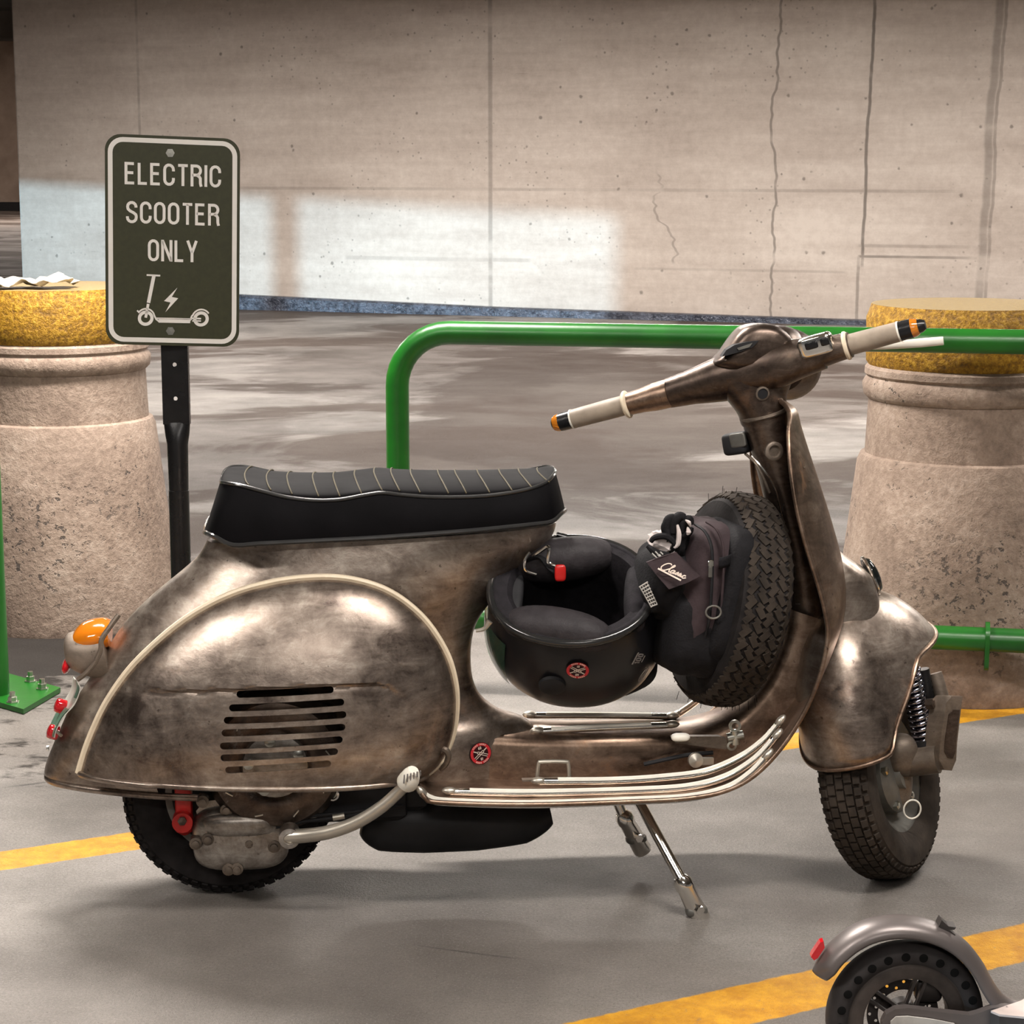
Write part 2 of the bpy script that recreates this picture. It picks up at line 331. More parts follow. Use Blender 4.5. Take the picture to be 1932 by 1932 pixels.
# ================================================================== THE SETTING
W0, W1, W2 = G(43, 572), G(460, 583), G(1640, 613)
WDIR = nrm(W2-W0); WN = A(WDIR[1], -WDIR[0], 0); WN = WN if WN[1] < 0 else -WN   # WN faces the camera
def wall_uz(px, py):
    d = ray(px, py); t = ((W0-CPOS)@WN)/(d@WN); P = CPOS+d*t; return float((P-W0)@WDIR), float(P[2])
def mk_floor():
    n = N('garage_floor'); o = n.obj(); s = n.sep(o); x, y = s[0], s[1]
    big = n.noise(.55, n.map((.7, 1.0, 1)), 6, .6, .4); mid = n.noise(2.6, detail=7, rough=.68); fine = n.noise(170, detail=2, rough=.8)
    f = n.ma('ADD', n.ma('ADD', n.ma('MULTIPLY', big, .5), n.ma('MULTIPLY', mid, .3)), n.ma('MULTIPLY', fine, .2))
    c = n.ramp(f, [(.38, (.085, .077, .069)), (.48, (.155, .142, .129)), (.54, (.215, .197, .18)), (.64, (.33, .302, .277))])
    gr = n.ma('MULTIPLY_ADD', n.noise(330, detail=2, rough=.9), 1.5, .25); gc = n.n('ShaderNodeCombineXYZ'); [n.put(gc.inputs[k], gr) for k in range(3)]
    c = n.mix(.75, c, n.mix(1.0, c, gc.outputs[0], 'MULTIPLY'))
    # stained drive lane behind the barrier
    lane = n.ma('MULTIPLY', n.sm(n.noise(1.0, n.map((.35, 1.5, 1), (9, 3, 0)), 5, .6), .5, .68), n.sm(y, 6., 9.))
    c = n.mix(n.ma('MULTIPLY', lane, .35), c, (.36, .335, .30))
    st = n.ma('MULTIPLY', n.sm(n.noise(.8, n.map((.6, .95, 1), (4, 1, 0)), 6, .62, .8), .46, .56), n.sm(y, 5.0, 6.0))
    c = n.mix(n.ma('MULTIPLY', st, .80), c, (.062, .046, .038))
    mk_ = [n.ma('MULTIPLY', st, .8)]
    def spot(cx, cy, rx, ry, k, seed):
        e = n.ma('ADD', n.ma('POWER', n.ma('DIVIDE', n.ma('SUBTRACT', x, cx), rx), 2), n.ma('POWER', n.ma('DIVIDE', n.ma('SUBTRACT', y, cy), ry), 2))
        e = n.ma('ADD', e, n.ma('MULTIPLY', n.ma('SUBTRACT', n.noise(1.3, n.map((.8, .8, 1), (seed, 2, 0)), 7, .65, .6), .5), 3.4)); return n.ma('MULTIPLY', n.ma('SUBTRACT', 1, n.sm(e, .65, 1.15)), k)
    for a_ in ((.35, 11.2, .95, 3.6, .75, 1), (1.6, 12.2, .9, 2.2, .55, 4), (-.5, 13.5, 1.3, 2.2, .5, 7), (-1.35, 9.2, .35, 1.4, .4, 3)):
        s_k = spot(*a_); c = n.mix(s_k, c, (.046, .034, .028)); mk_.append(s_k)
    damp = n.sm(n.ma('ADD', n.noise(1.1, n.map((.6, 1.1, 1), (3, 8, 0)), 6, .65, .5), 0), .50, .60)
    c = n.mix(n.ma('MULTIPLY', n.ma('MULTIPLY', damp, n.ma('SUBTRACT', 1, n.sm(y, 5., 6.))), .30), c, (.10, .082, .07))
    # black tyre smears on the left
    def arc(cx, cy, r, w, x0, x1):
        d = n.ma('ABSOLUTE', n.ma('SUBTRACT', n.ma('SQRT', n.ma('ADD', n.ma('POWER', n.ma('SUBTRACT', x, cx), 2), n.ma('POWER', n.ma('SUBTRACT', y, cy), 2))), r))
        k = n.ma('SUBTRACT', 1, n.sm(n.ma('ADD', d, n.ma('MULTIPLY', n.noise(30), w*1.2)), w*.7, w*1.6))
        return n.ma('MULTIPLY', n.ma('MULTIPLY', k, n.sm(x, x0-.03, x0+.03)), n.ma('SUBTRACT', 1, n.sm(x, x1-.05, x1+.03)))
    c = n.mix(n.ma('MULTIPLY', arc(-1.35, 4.95, .82, .008, -1.05, -.62), .75), c, (.03, .028, .027))
    c = n.mix(n.ma('MULTIPLY', arc(-1.28, 5.25, .90, .007, -1.0, -.72), .6), c, (.03, .028, .027))
    c = n.mix(n.ma('MULTIPLY', arc(.6, 5.2, 2.05, .004, -.15, .02), .6), c, (.03, .028, .027))
    dk = n.ma('MULTIPLY', n.sm(n.ma('ADD', n.noise(4.2, n.map((.7, 1.3, 1), (2, 6, 0)), 5, .7), n.ma('MULTIPLY', n.sm(y, 5.0, 5.25), .3)), .50, .60), n.ma('MULTIPLY', n.ma('SUBTRACT', 1, n.sm(x, -1.05, -.7)), n.ma('MULTIPLY', n.sm(y, 3.9, 4.15), n.ma('SUBTRACT', 1, n.sm(y, 5.8, 6.2)))))  # darker floor patch by the left bollard and rail foot
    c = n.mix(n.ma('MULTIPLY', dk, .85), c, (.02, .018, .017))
    mall = dk
    for q_ in mk_: mall = n.ma('MAXIMUM', mall, q_)
    # yellow paint lines
    def line(p, q, hw):
        d = nrm(q-p); k = n.ma('ADD', n.ma('MULTIPLY', n.ma('SUBTRACT', x, float(p[0])), float(-d[1])), n.ma('MULTIPLY', n.ma('SUBTRACT', y, float(p[1])), float(d[0])))
        k = n.ma('ADD', n.ma('ABSOLUTE', k), n.ma('MULTIPLY', n.ma('SUBTRACT', n.noise(40), .5), .012)); return n.ma('SUBTRACT', 1, n.sm(k, hw-.003, hw+.003))
    lA = line((G(0, 1604)+G(0, 1646))/2, G(1840, 1346), .053); lB = line((G(1450, 1850)+G(1450, 1921))/2, (G(1932, 1743)+G(1932, 1813))/2, .066)
    wear = n.ma('SUBTRACT', 1, n.ma('MULTIPLY', n.sm(n.noise(55, detail=4, rough=.8), .60, .72), .75))
    ln = n.ma('MULTIPLY', n.ma('MAXIMUM', lA, lB), wear)
    yc = n.ramp(n.noise(24, detail=4, rough=.7), [(.35, (.44, .19, .006)), (.65, (.66, .33, .016))])
    c = n.mix(ln, c, yc)
    r = n.ma('ADD', n.ma('MULTIPLY_ADD', mid, -.25, .70), n.ma('MULTIPLY', n.sm(n.noise(260, detail=1), .60, .70), -.32))
    n.set(c, r, 0.); n.put(n.b.inputs['Specular IOR Level'], n.ma('MULTIPLY', n.ma('MULTIPLY_ADD', mall, -.96, 1), .30))
    n.bump(n.ma('ADD', fine, n.ma('MULTIPLY', n.noise(600, detail=1), .5)), .55, .0035)
    return n.m
def mk_wall():
    n = N('wall_concrete'); s = n.sep(); u, z = s[0], s[2]
    a = n.noise(.55, n.map((.8, 1, 1.4)), 6, .6); b = n.noise(14, detail=5, rough=.7); st = n.noise(2.2, n.map((.35, 1, 3.2)), 5, .65)
    f = n.ma('ADD', n.ma('ADD', n.ma('MULTIPLY', a, .45), n.ma('MULTIPLY', b, .25)), n.ma('MULTIPLY', st, .3))
    c = n.ramp(f, [(.38, (.41, .345, .295)), (.5, (.53, .46, .40)), (.62, (.66, .59, .52))])
    dark = []
    def vline(px, w, k, z0=-1, z1=9, wob=0., wf=2., slope=0.):
        uu = wall_uz(px, 300)[0]; c0 = n.ma('ADD', uu, 0)
        if wob: c0 = n.ma('ADD', c0, n.ma('MULTIPLY', n.ma('SUBTRACT', n.noise(wf, n.map((0, 0, 1)), 4, .65), .5), wob))
        if slope: c0 = n.ma('ADD', c0, n.ma('MULTIPLY', n.ma('SUBTRACT', z, 1.3), slope))
        d = n.ma('ABSOLUTE', n.ma('SUBTRACT', u, c0)); m = n.ma('SUBTRACT', 1, n.sm(d, w*.5, w*1.5))
        m = n.ma('MULTIPLY', m, n.ma('MULTIPLY', n.sm(z, z0-.02, z0+.02), n.ma('SUBTRACT', 1, n.sm(z, z1-.02, z1+.02))))
        m = n.ma('MULTIPLY', m, n.sm(n.noise(3, n.map((.1, 1, 1)), 3), .25, .5)); dark.append(n.ma('MULTIPLY', m, k))
    def hline(zz, w, k, u0=-9, u1=99):
        d = n.ma('ABSOLUTE', n.ma('SUBTRACT', z, zz)); m = n.ma('SUBTRACT', 1, n.sm(d, w*.5, w*1.5))
        m = n.ma('MULTIPLY', m, n.ma('MULTIPLY', n.sm(u, u0-.02, u0+.02), n.ma('SUBTRACT', 1, n.sm(u, u1-.02, u1+.02))))
        m = n.ma('MULTIPLY', m, n.sm(n.noise(1.2, n.map((1, 1, .1)), 4), .3, .55)); dark.append(n.ma('MULTIPLY', m, k))
    Z = lambda py: wall_uz(1500, py)[1]
    vline(925, .018, .42); vline(265, .012, .35, 1.1); vline(1464, .010, .6, -1, 9, .42, .9); vline(1636, .012, .75, Z(500), 9, .10, 1.0, .02); vline(1625, .012, .5, -1, Z(482), .05, 1)
    vline(1866, .03, .45, -1, 9, .16, .9, .03); vline(1878, .012, .45, -1, 9, .16, .9, .03); vline(1238, .010, .4, Z(500), Z(330), .9, 1.6, -.22)
    hline(Z(360), .012, .26, wall_uz(450, 300)[0]); hline(Z(482), .010, .6, wall_uz(1625, 300)[0], wall_uz(1850, 300)[0]); hline(Z(462), .012, .3, wall_uz(1625, 300)[0], wall_uz(1850, 300)[0])
    hline(Z(512), .010, .2, wall_uz(1200, 300)[0], wall_uz(1600, 300)[0]); hline(Z(500), .016, .25, wall_uz(650, 300)[0], wall_uz(1000, 300)[0])
    # bug holes
    dd = n.vor(6.5, n.map((1, 0.0001, 1))); sz = n.ma('MULTIPLY_ADD', n.noise(1.6, n.map(loc=(3, 0, 5)), 3), .34, -.10)
    hole = n.ma('SUBTRACT', 1, n.sm(n.ma('ADD', dd, n.ma('MULTIPLY', n.ma('SUBTRACT', n.noise(50), .5), .12)), n.ma('MULTIPLY', sz, .5), n.ma('ADD', sz, .03)))
    d2 = n.vor(17, n.map((1, 0.0001, 1), (1, 0, 2))); hole2 = n.ma('MULTIPLY', n.ma('SUBTRACT', 1, n.sm(d2, .10, .2)), n.sm(n.noise(1.1, n.map(loc=(8, 0, 1)), 4), .48, .62))
    dark += [n.ma('MULTIPLY', hole, .62), n.ma('MULTIPLY', hole2, .45)]
    scr = n.ma('MULTIPLY', n.sm(n.noise(5, n.map((.6, 1, 9)), 5, .7), .62, .72), n.sm(n.noise(.9, n.map(loc=(2, 0, 9)), 3), .48, .6)); dark.append(n.ma('MULTIPLY', scr, .35))
    m = dark[0]
    for q in dark[1:]: m = n.ma('MAXIMUM', m, q)
    c = n.mix(m, c, (.10, .085, .07)); n.set(c, .8, 0.); n.bump(n.ma('SUBTRACT', b, m), .25, .01); return n.m
def mk_plain(name, c1, c2, rough=.8, sc=2):
    n = N(name); n.set(n.ramp(n.noise(sc, detail=6, rough=.6), [(.35, c1), (.65, c2)]), rough, 0.); n.bump(n.noise(20), .15, .01); return n.m
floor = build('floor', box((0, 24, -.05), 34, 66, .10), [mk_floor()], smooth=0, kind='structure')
wallm = mk_wall()
wo = build('wall_back', box((6.0, .20, 1.6), 12, .40, 3.2, bev=.02), [wallm], smooth=0, kind='structure')
wo.location = tuple(W0); wo.rotation_euler = (0, 0, math.atan2(WDIR[1], WDIR[0]))
plain = mk_plain('ceiling_concrete', (.30, .26, .22), (.42, .37, .32)); farw = mk_plain('far_wall_concrete', (.30, .235, .19), (.40, .32, .26))
build('ceiling', extr([(-17, -9, 2.95), (-17, 24, 2.95), (-17, 24.2, 4.6), (-17, 57, 4.6), (-17, 57, 4.8), (-17, 24.0, 4.8), (-17, 23.8, 3.15), (-17, -9, 3.15)], (34, 0, 0)), [plain], smooth=0, kind='structure')
build('wall_far', box((-6, 53.4, 2.3), 24, .4, 4.6), [farw], smooth=0, kind='structure')
# ceiling beams, the nearer one unseen, added to shade the long wall's top
b1 = build('trim_1', box((6.0, -1.6, 2.86), 13, .45, .34, bev=.02), [plain], smooth=0, kind='structure'); b1.location = wo.location; b1.rotation_euler = wo.rotation_euler
build('trim_2', box((-9, 24.2, 2.98), 12, .5, .68, bev=.02), [farw], smooth=0, kind='structure')
build('trim_3', box((-8.7, 50.6, 1.5), 1.1, 1.1, 3.0, bev=.02), [plain], smooth=0, kind='structure')
# glossy kerb along the foot of the long wall, tapering away to the right
n = N('glossy_kerb'); n.set(n.ramp(n.noise(14, detail=5, rough=.7), [(.4, (.03, .035, .05)), (.6, (.10, .115, .15))]), .16, .2); n.bump(n.noise(45, detail=3), .9, .02)
u1 = wall_uz(1640, 600)[0]
P = []
for u, h in ((0, .14), (2.2, .13), (4.6, .075), (7.5, .045), (11.5, .04)):
    t = .10
    P.append([(u, -.002, 0), (u, -t, 0), (u, -t, h*.85), (u, -t+.02, h), (u, -.002, h)])
kb = build('baseboard_back', loft(P), [n.m], smooth=30, kind='structure'); kb.location = wo.location; kb.rotation_euler = wo.rotation_euler
build('baseboard_far', box((-6, 53.15, .11), 24, .1, .22), [MAT['matt_black']], smooth=0, kind='structure')
# unseen left wall added to mask the sun, opening and post shaping its patch
SD = np.array(SUN_DIR)
def back_trace(px, py):
    u, z = wall_uz(px, py); P = W0+WDIR*u+A(0, 0, z); t = (P[0]+14.0)/SD[0]; Q = P-SD*t; return Q
qr = back_trace(1193, 500)[1]; ql = qr+9.0; zt = back_trace(800, 388)[2]; pa, pb = back_trace(541, 500)[1], back_trace(566, 500)[1]
zb = .35
m = M()
for y0, y1, z0, z1 in ((-9, qr, 0, 3), (ql, 57, 0, 4.6), (qr, ql, zt, 3), (qr, ql, 0, zb), ((pa+pb)/2-.06, (pa+pb)/2+.06, zb, zt)):
    box((-14.1, (y0+y1)/2, (z0+z1)/2), .2, y1-y0, z1-z0, m=m)
build('wall_left', m, [plain], smooth=0, kind='structure')

# ================================================================== BOLLARDS
def bollard(px, pyb, label, sc=1.0):
    g = G(px, pyb); s = np.linalg.norm(g[:2]); rb = .325; cen = g + A(0, rb, 0); cen[2] = 0
    r = root('concrete_bollard', label, 'bollard', tuple(cen), 0, 'concrete bollards beyond the scooter')
    Zf = lambda py, rad: float(D(1855, py, 4.805+.325-rad)[2])
    z_c, z_ct, z_cb, z_rb, z_nb = Zf(590, .245), Zf(604, .25), Zf(706, .245), Zf(772, .25), Zf(878, .24)
    prof = [(0, .327), (.02, .329), (z_nb*.5, .292), (z_nb-.025, .262), (z_nb-.006, .254), (z_nb, .240)]
    build('base', lathe(prof, (0, 0, 0), (0, 0, 1), 96), ['bollard_concrete'], r)
    build('neck', lathe([(z_nb-.002, .243), (z_rb+.01, .237), (z_rb, .237)], (0, 0, 0), (0, 0, 1), 96), ['bollard_concrete'], r)
    build('collar', lathe([(z_rb-.002, .240), (z_rb+.008, .250), (z_rb+.035, .254), (z_rb+.048, .247), (z_rb+.053, .243), (z_rb+.060, .249), (z_cb-.008, .248), (z_cb, .240)], (0, 0, 0), (0, 0, 1), 96), ['bollard_concrete'], r)
    build('cap', lathe([(z_cb-.004, .238), (z_cb+.008, .246), (z_cb+.05, .248), (z_ct-.012, .248), (z_ct, .243), (z_c+.004, .236), (z_c+.005, .001)], (0, 0, 0), (0, 0, 1), 96), ['yellow_paint'], r, label='yellow painted cap')
    return cen, z_c
bl, zc = bollard(85, 1205, 'yellow-capped concrete bollard with crumpled paper on top, behind the green sign')
br, zc = bollard(1855, 1338, 'yellow-capped concrete bollard with black pits near its foot, behind the handlebar grip')
# crumpled flattened paper on the left bollard
P = []
for i in range(26):
    r = []
    for j in range(12):
        x = -.20+.27*i/25; y = -.19+.14*j/11
        h = .010+.007*math.sin(i*.55+j*.4)+.006*math.sin(i*1.1-j*.9)+ (.012 if 17 < i < 24 else 0)*math.sin((i-17)/7*PI)
        r.append((x+.01*math.sin(j), y+.01*math.sin(i*.6), h))
    P.append(r)
m = grid(P); o = build('flattened_paper', m, ['flyer']); solid(o, .002, 1); o.location = (bl[0], bl[1], zc+.012)
tag(o, 'crumpled off-white paper lying on top of the bollard behind the sign', 'paper')

# ================================================================== GREEN RAILS
def rail():
    r = root('green_guard_rail', 'green steel guard rail with bent top pipe running behind the handlebar', 'guard rail', (0, 0, 0), 0, 'green guard rails')
    a = D(1932, 645, 4.74); b = D(870, 627, 4.99); d = nrm(A(a[0]-b[0], a[1]-b[1], 0)); zt = (a[2]+b[2])/2
    post = D(750, 780, 5.01); P0 = A(post[0], post[1], 0); R = .132; rad = .0285
    path = [P0+A(0, 0, .012), P0+A(0, 0, zt-R)]
    for t in np.linspace(0, 90, 10)[1:]:
        t = math.radians(t); path.append(P0+d*R*(1-math.cos(t))+A(0, 0, zt-R+R*math.sin(t)))
    path.append(P0+d*2.9+A(0, 0, zt))
    build('top_pipe', tube(path, rad, 24), ['green_enamel'], r)
    zl = float(D(1850, 1204, 4.755)[2])
    build('lower_pipe', tube([P0+d*.02+A(0, 0, zl), P0+d*2.9+A(0, 0, zl)], rad, 24), ['green_enamel'], r)
    fx = D(1862, 1204, 4.755); fc = P0+d*((fx-P0)@d); w = A(-d[1], d[0], 0)
    poly = []
    for a_ in np.linspace(180, 360, 9): poly.append(fc+w*(.030*math.cos(math.radians(a_)))+A(0, 0, zl-.052+.022*math.sin(math.radians(a_))))
    for a_ in np.linspace(0, 180, 9): poly.append(fc+w*(.038*math.cos(math.radians(a_)))+A(0, 0, zl+.012+.030*math.sin(math.radians(a_))))
    build('flange', extr([p-d*.005 for p in poly], d*.010), ['green_enamel'], r)
    build('base_plate', box(P0+A(0, 0, .006), .17, .17, .012, bev=.003), ['green_enamel'], r)
    # neighbour rail whose last post stands at the left edge
    q = root('green_guard_rail', 'green steel rail post on a bolted base plate at the far left edge', 'guard rail', (0, 0, 0), 0, 'green guard rails')
    pc = G(36, 1318); c = A(G(3, 1312)[0], pc[1]-.005, 0)
    path = [c+A(0, 0, .012), c+A(0, 0, zt-R)]
    for t in np.linspace(0, 90, 10)[1:]:
        t = math.radians(t); path.append(c-d*R*(1-math.cos(t))+A(0, 0, zt-R+R*math.sin(t)))
    path.append(c-d*1.5+A(0, 0, zt))
    build('post', tube(path, rad, 24), ['green_enamel'], q)
    build('lower_pipe', tube([c-d*.02+A(0, 0, zl), c-d*1.5+A(0, 0, zl)], rad, 24), ['green_enamel'], q)
    p1, p2, p3 = G(44, 1338, .014), G(114, 1297, .014), G(52, 1280, .014); ex, ey = p2-p1, p3-p2
    # plate rectangle round the post
    ux = nrm(A(1, 1.9, 0)); uy = A(-ux[1], ux[0], 0); hw = .105
    cc = c + A(.035, 0, 0)
    pl = [cc+ux*hw*a_+uy*hw*b_ for a_, b_ in ((-1, -1), (1, -1), (1, 1), (-1, 1))]
    pl = [p1, p2, p2+(p1-p2)*0+ey*2.0, p1+ey*2.0]
    pl = [A(v[0], v[1], .002) for v in pl]
    build('base_plate', extr(pl, A(0, 0, .012)), ['green_enamel'], q)
    for px, py in ((80, 1300), (24, 1325), (58, 1286)):
        g = G(px, py, .014); m = M(); lathe([(0, .016), (.003, .016), (.003, .011), (.014, .011), (.015, .007), (.026, .007)], g, (0, 0, 1), 6, m)
        build('anchor_bolt', m, ['zinc'], q, smooth=20)
rail()

# ================================================================== SIGN
def stroke_font():
    def arc(x, y, rx, ry, a0, a1, k=8): return [(x+rx*math.cos(math.radians(t)), y+ry*math.sin(math.radians(t))) for t in np.linspace(a0, a1, k)]
    w = .40; r = w/2
    O = arc(r, 1-.24, r, .24, 0, 180)+arc(r, .24, r, .24, 180, 360)
    return {
     'E': (.36, [[(.36, 1), (0, 1), (0, 0), (.37, 0)], [(0, .53), (.33, .53)]], 0), 'L': (.33, [[(0, 1.05), (0, 0), (.35, 0)]], 0),
     'C': (w, [[(w, .68)]+arc(r, 1-.24, r, .24, 0, 180)+arc(r, .24, r, .24, 180, 360)+[(w, .34)]], 0),
     'T': (.38, [[(-.02, 1), (.42, 1)], [(.2, 1), (.2, -.06)]], 0), 'I': (.0, [[(0, 1.06), (0, -.06)]], 0),
     'R': (.40, [[(0, -.06), (0, 1), (.2, 1)]+arc(.2, .765, .19, .235, 80, -80)+[(.2, .53), (0, .53)], [(.2, .53), (.33, .46), (.38, .36), (.385, .1), (.42, -.06)]], 0),
     'S': (w, [[(w-.01, .74)]+arc(r, .78, r-.01, .22, 10, 180)+[(.03, .66), (.12, .56), (.28, .47), (w-.02, .38)]+[(w, .30)]+arc(r, .22, r, .22, 0, -180)+[(0, .28)]], 0),
     'O': (w, [O], 1), 'N': (.40, [[(0, -.06), (0, 1.06)], [(0, 1.02), (.40, -.02)], [(.40, -.06), (.40, 1.06)]], 0),
     'Y': (.42, [[(0, 1.06), (.21, .42), (.21, -.06)], [(.42, 1.06), (.21, .42)]], 0),
     '6': (w, [arc(r, .25, r, .25, 0, 360, 14), [(0, .25), (.02, .6), (.12, .85), (.34, 1)]], 0), '0': (w, [O], 1), '1': (.15, [[(0, .8), (.15, 1), (.15, 0)]], 0)}
FONT = stroke_font()
def write(text, h, t, gap, X, Y, o, d, m, width=None):
    tot = sum(FONT[c][0] for c in text)+gap*(len(text)-1); k = (width/h/tot) if width else 1; x = -tot/2
    for c in text:
        wd_, st, cl = FONT[c]
        for s_ in st: ribbon([((p[0]+x)*h*k, p[1]*h) for p in s_], t, X, Y, o, d, m, bool(cl))
        x += wd_+gap
def sign():
    Yd = 4.50
    base = D(330, 655, Yd); r = root('parking_sign', 'dark green ELECTRIC SCOOTER ONLY sign on a black metal post', 'sign', (float(base[0]), Yd, 0), 0)
    org = A(base[0], Yd, 0)
    S = 1/(FPX/ (Yd/_cp)) * 1.0
    tl, tr, brr, bll = D(203, 252, Yd), D(449, 262, Yd-.0), D(456, 655, Yd), D(212, 645, Yd)
    X = nrm(tr-tl+A(0, .055, 0)); Yv = nrm(tl-bll); Yv = nrm(Yv-X*(Yv@X)*.6); Nn = nrm(np.cross(X, Yv)); c = (tl+tr+brr+bll)/4-org+A(0, -.028, 0)
    w = np.linalg.norm(tr-tl)*1.02; h = np.linalg.norm(tl-bll)
    def rr(wx, hy, rad, k=8):
        out = []
        for sx, sy, a0 in ((1, 1, 0), (-1, 1, 90), (-1, -1, 180), (1, -1, 270)):
            for a in np.linspace(0, 90, k): t = math.radians(a0+a); out.append((sx*(wx/2-rad)+rad*math.cos(t), sy*(hy/2-rad)+rad*math.sin(t)))
        return out
    P = lambda q, z=0: c+X*q[0]+Yv*q[1]+Nn*z
    build('sign_panel', extr([P(q) for q in rr(w, h, .034)], Nn*-.003), ['sign_green'], r)
    pn = r.children[0]
    m = M(); ribbon(rr(w*.922, h*.950, .027), .0100, X, Yv, c, Nn*.0008, m, True); build('border_line', m, ['white_print'], pn, smooth=0)
    def uv(px, py):
        u_ = (px-203-(py-252)*.0229)/246; v_ = (py-252-10*u_)/393; return ((u_-.5)*w, (.5-v_)*h)
    k = h/393
    for txt, x0, x1, y0, y1 in (('ELECTRIC', 239, 418, 308, 349), ('SCOOTER', 243, 417, 380, 421), ('ONLY', 285, 378, 450, 491)):
        m = M(); q0 = uv((x0+x1)/2, y1-2.4); write(txt, (y1-y0-5)*k, 5.3*k, .235, X, Yv, c+X*q0[0]+Yv*q0[1], Nn*.0009, m, (x1-x0-5)*k)
        build('lettering', m, ['white_print'], pn, smooth=0, label='white capital letters reading '+txt)
    # scooter pictogram
    m = M(); rb = lambda pts, t, cl=False: ribbon([uv(*p) for p in pts], t*k, X, Yv, c, Nn*.0009, m, cl)
    rb([(284, 515.5), (309, 517)], 3.2); rb([(297.5, 516), (288.5, 568)], 6.5); rb([(288, 570), (284, 596)], 5)
    rb([(x, y) for x, y in circ(25, 11.5, 284, 597)][:-1], 6, True)
    rb([(x, y) for x, y in circ(25, 11.5, 386, 600)][:-1], 6, True)
    rb([(268, 582)]+[(284+16.5*math.cos(t), 597+18*math.sin(t)) for t in np.linspace(-2.45, -.25, 10)]+[(303, 599), (309, 604)], 3)
    rb([(308, 601.5), (366, 603.5)], 8.5); rb([(303, 597.5), (369, 600)], 3)
    rb([(365, 604), (369, 594)]+[(386+17*math.cos(t), 600+18*math.sin(t)) for t in np.linspace(-2.75, -.6, 10)], 3)
    rb([(368, 598.5), (386, 599.5)], 3); rb([(370, 603.5), (386, 604)], 2.6)
    bolt = [(341, 540), (317, 565), (329, 568), (320, 586), (343, 560), (331, 557.5)]
    pp = [P(uv(*b)) for b in bolt]; m2 = extr(pp, Nn*.0009, m)
    build('scooter_pictogram', m, ['white_print'], pn, smooth=0, label='white kick scooter and lightning bolt symbol')
    for px, py in ((322, 288), (330, 622)):
        q = uv(px, py); m = M(); o = P(q); lathe([(0, .0095), (.0015, .0095), (.0015, .0055), (.006, .0055), (.006, .0025), (.008, .002)], o, Nn, 6, m); build('bolt', m, ['zinc'], pn, smooth=20)
    # post: flat punched channel above, round tapered tube below
    zc_ = lambda py: float(D(336, py, Yd)[2]); xo = 0.0
    wp = .058; ztop = c[2]+h*.42; z1 = zc_(800); m = M()
    prof = [(-wp/2, .010), (-wp/2, -.010), (wp/2, -.010), (wp/2, .010), (wp/2-.004, .010), (wp/2-.004, -.006), (-wp/2+.004, -.006), (-wp/2+.004, .010)]
    loft([[(x, y, z) for x, y in prof] for z in (z1, ztop)], m=m)
    po = build('post_channel', m, ['black_metal'], r, smooth=0)
    cut = M()
    for i in range(5):
        zz = zc_(687)-i*(zc_(687)-zc_(751))
        if zz > z1+.02: cyl((0, -.03, zz), (0, .03, zz), .0045, 16, cut)
    boolean(po, cut)
    R2 = []
    for z, a, b in ((z1+.004, wp/2, .0101), (z1-.02, wp/2*.93, .018), (z1-.045, .023, .022), (zc_(925)+.001, .0215, .0215), (zc_(925), .0225, .0225), (.0, .0225, .0225)):
        R2.append([(a*spow(math.cos(t), .7 if b < .015 else 1), b*spow(math.sin(t), .7 if b < .015 else 1), z) for t in np.linspace(0, 2*PI, 32, endpoint=False)])
    build('post_tube', loft(R2), ['black_metal'], r)
    build('base_plate', box((0, 0, .005), .15, .15, .01, bev=.003), ['black_metal'], r)
sign()

# ================================================================== THE MOTOR SCOOTER
scooter = root('motor_scooter', 'vintage motor scooter in bare brown worn steel with black quilted seat, on its stand', 'motor scooter', tuple(ROOT), YAW)
def sp(name, m, mats, parent=None, **k): return build(name, m, mats, parent or scooter, **k)

# ---- rear body: rings from the saddle down to the lower edge
RP = [((392, 1016), (1048, 984), .098, .10, 3.0), ((384, 1032), (1046, 996), .100, .10, 2.8), ((371, 1052), (1034, 1020), .104, .12, 2.6), ((342, 1078), (1006, 1048), .108, .15, 2.5),
      ((300, 1112), (976, 1078), .112, .2, 2.4), ((258, 1150), (940, 1116), .118, .25, 2.3), ((225, 1188), (908, 1156), .122, .3, 2.3), ((197, 1233), (893, 1190), .126, .36, 2.3),
      ((165, 1285), (888, 1235), .128, .42, 2.3), ((132, 1335), (892, 1280), .129, .46, 2.3), ((112, 1378), (908, 1312), .130, .48, 2.3), ((98, 1410), (942, 1338), .130, .50, 2.3),
      ((88, 1436), (985, 1352), .130, .5, 2.2), ((84, 1452), (1010, 1375), .130, .48, 2.2), ((84, 1458), (1010, 1412), .130, .47, 2.2), ((86, 1460), (1010, 1440), .130, .47, 2.2), ((92, 1464), (1010, 1472), .129, .47, 2.2)]
def body_ring(R_, F_, w, tap, p, n=72, off=0):
    xr, _, zr = U(*R_); xf, _, zf = U(*F_); xm = (xr+xf)/2; a = (xf-xr)/2; out = []
    for t in np.linspace(0, 2*PI, n, endpoint=False):
        cx_, sy_ = math.cos(t), math.sin(t)
        pe = 2/p if cx_ < 0 else 2/2.6
        X = spow(cx_, pe); Yy = spow(sy_, pe)
        k = 1-tap*min(1, max(0, (X-.25)/.75))**.8 if X > .25 else 1
        if X < -.55: k *= 1-.10*((-.55-X)/.45)
        out.append((xm+a*X, (w+off)*Yy*k, zr+(zf-zr)*(X+1)/2))
    return out
rings = [body_ring(*r) for r in RP]
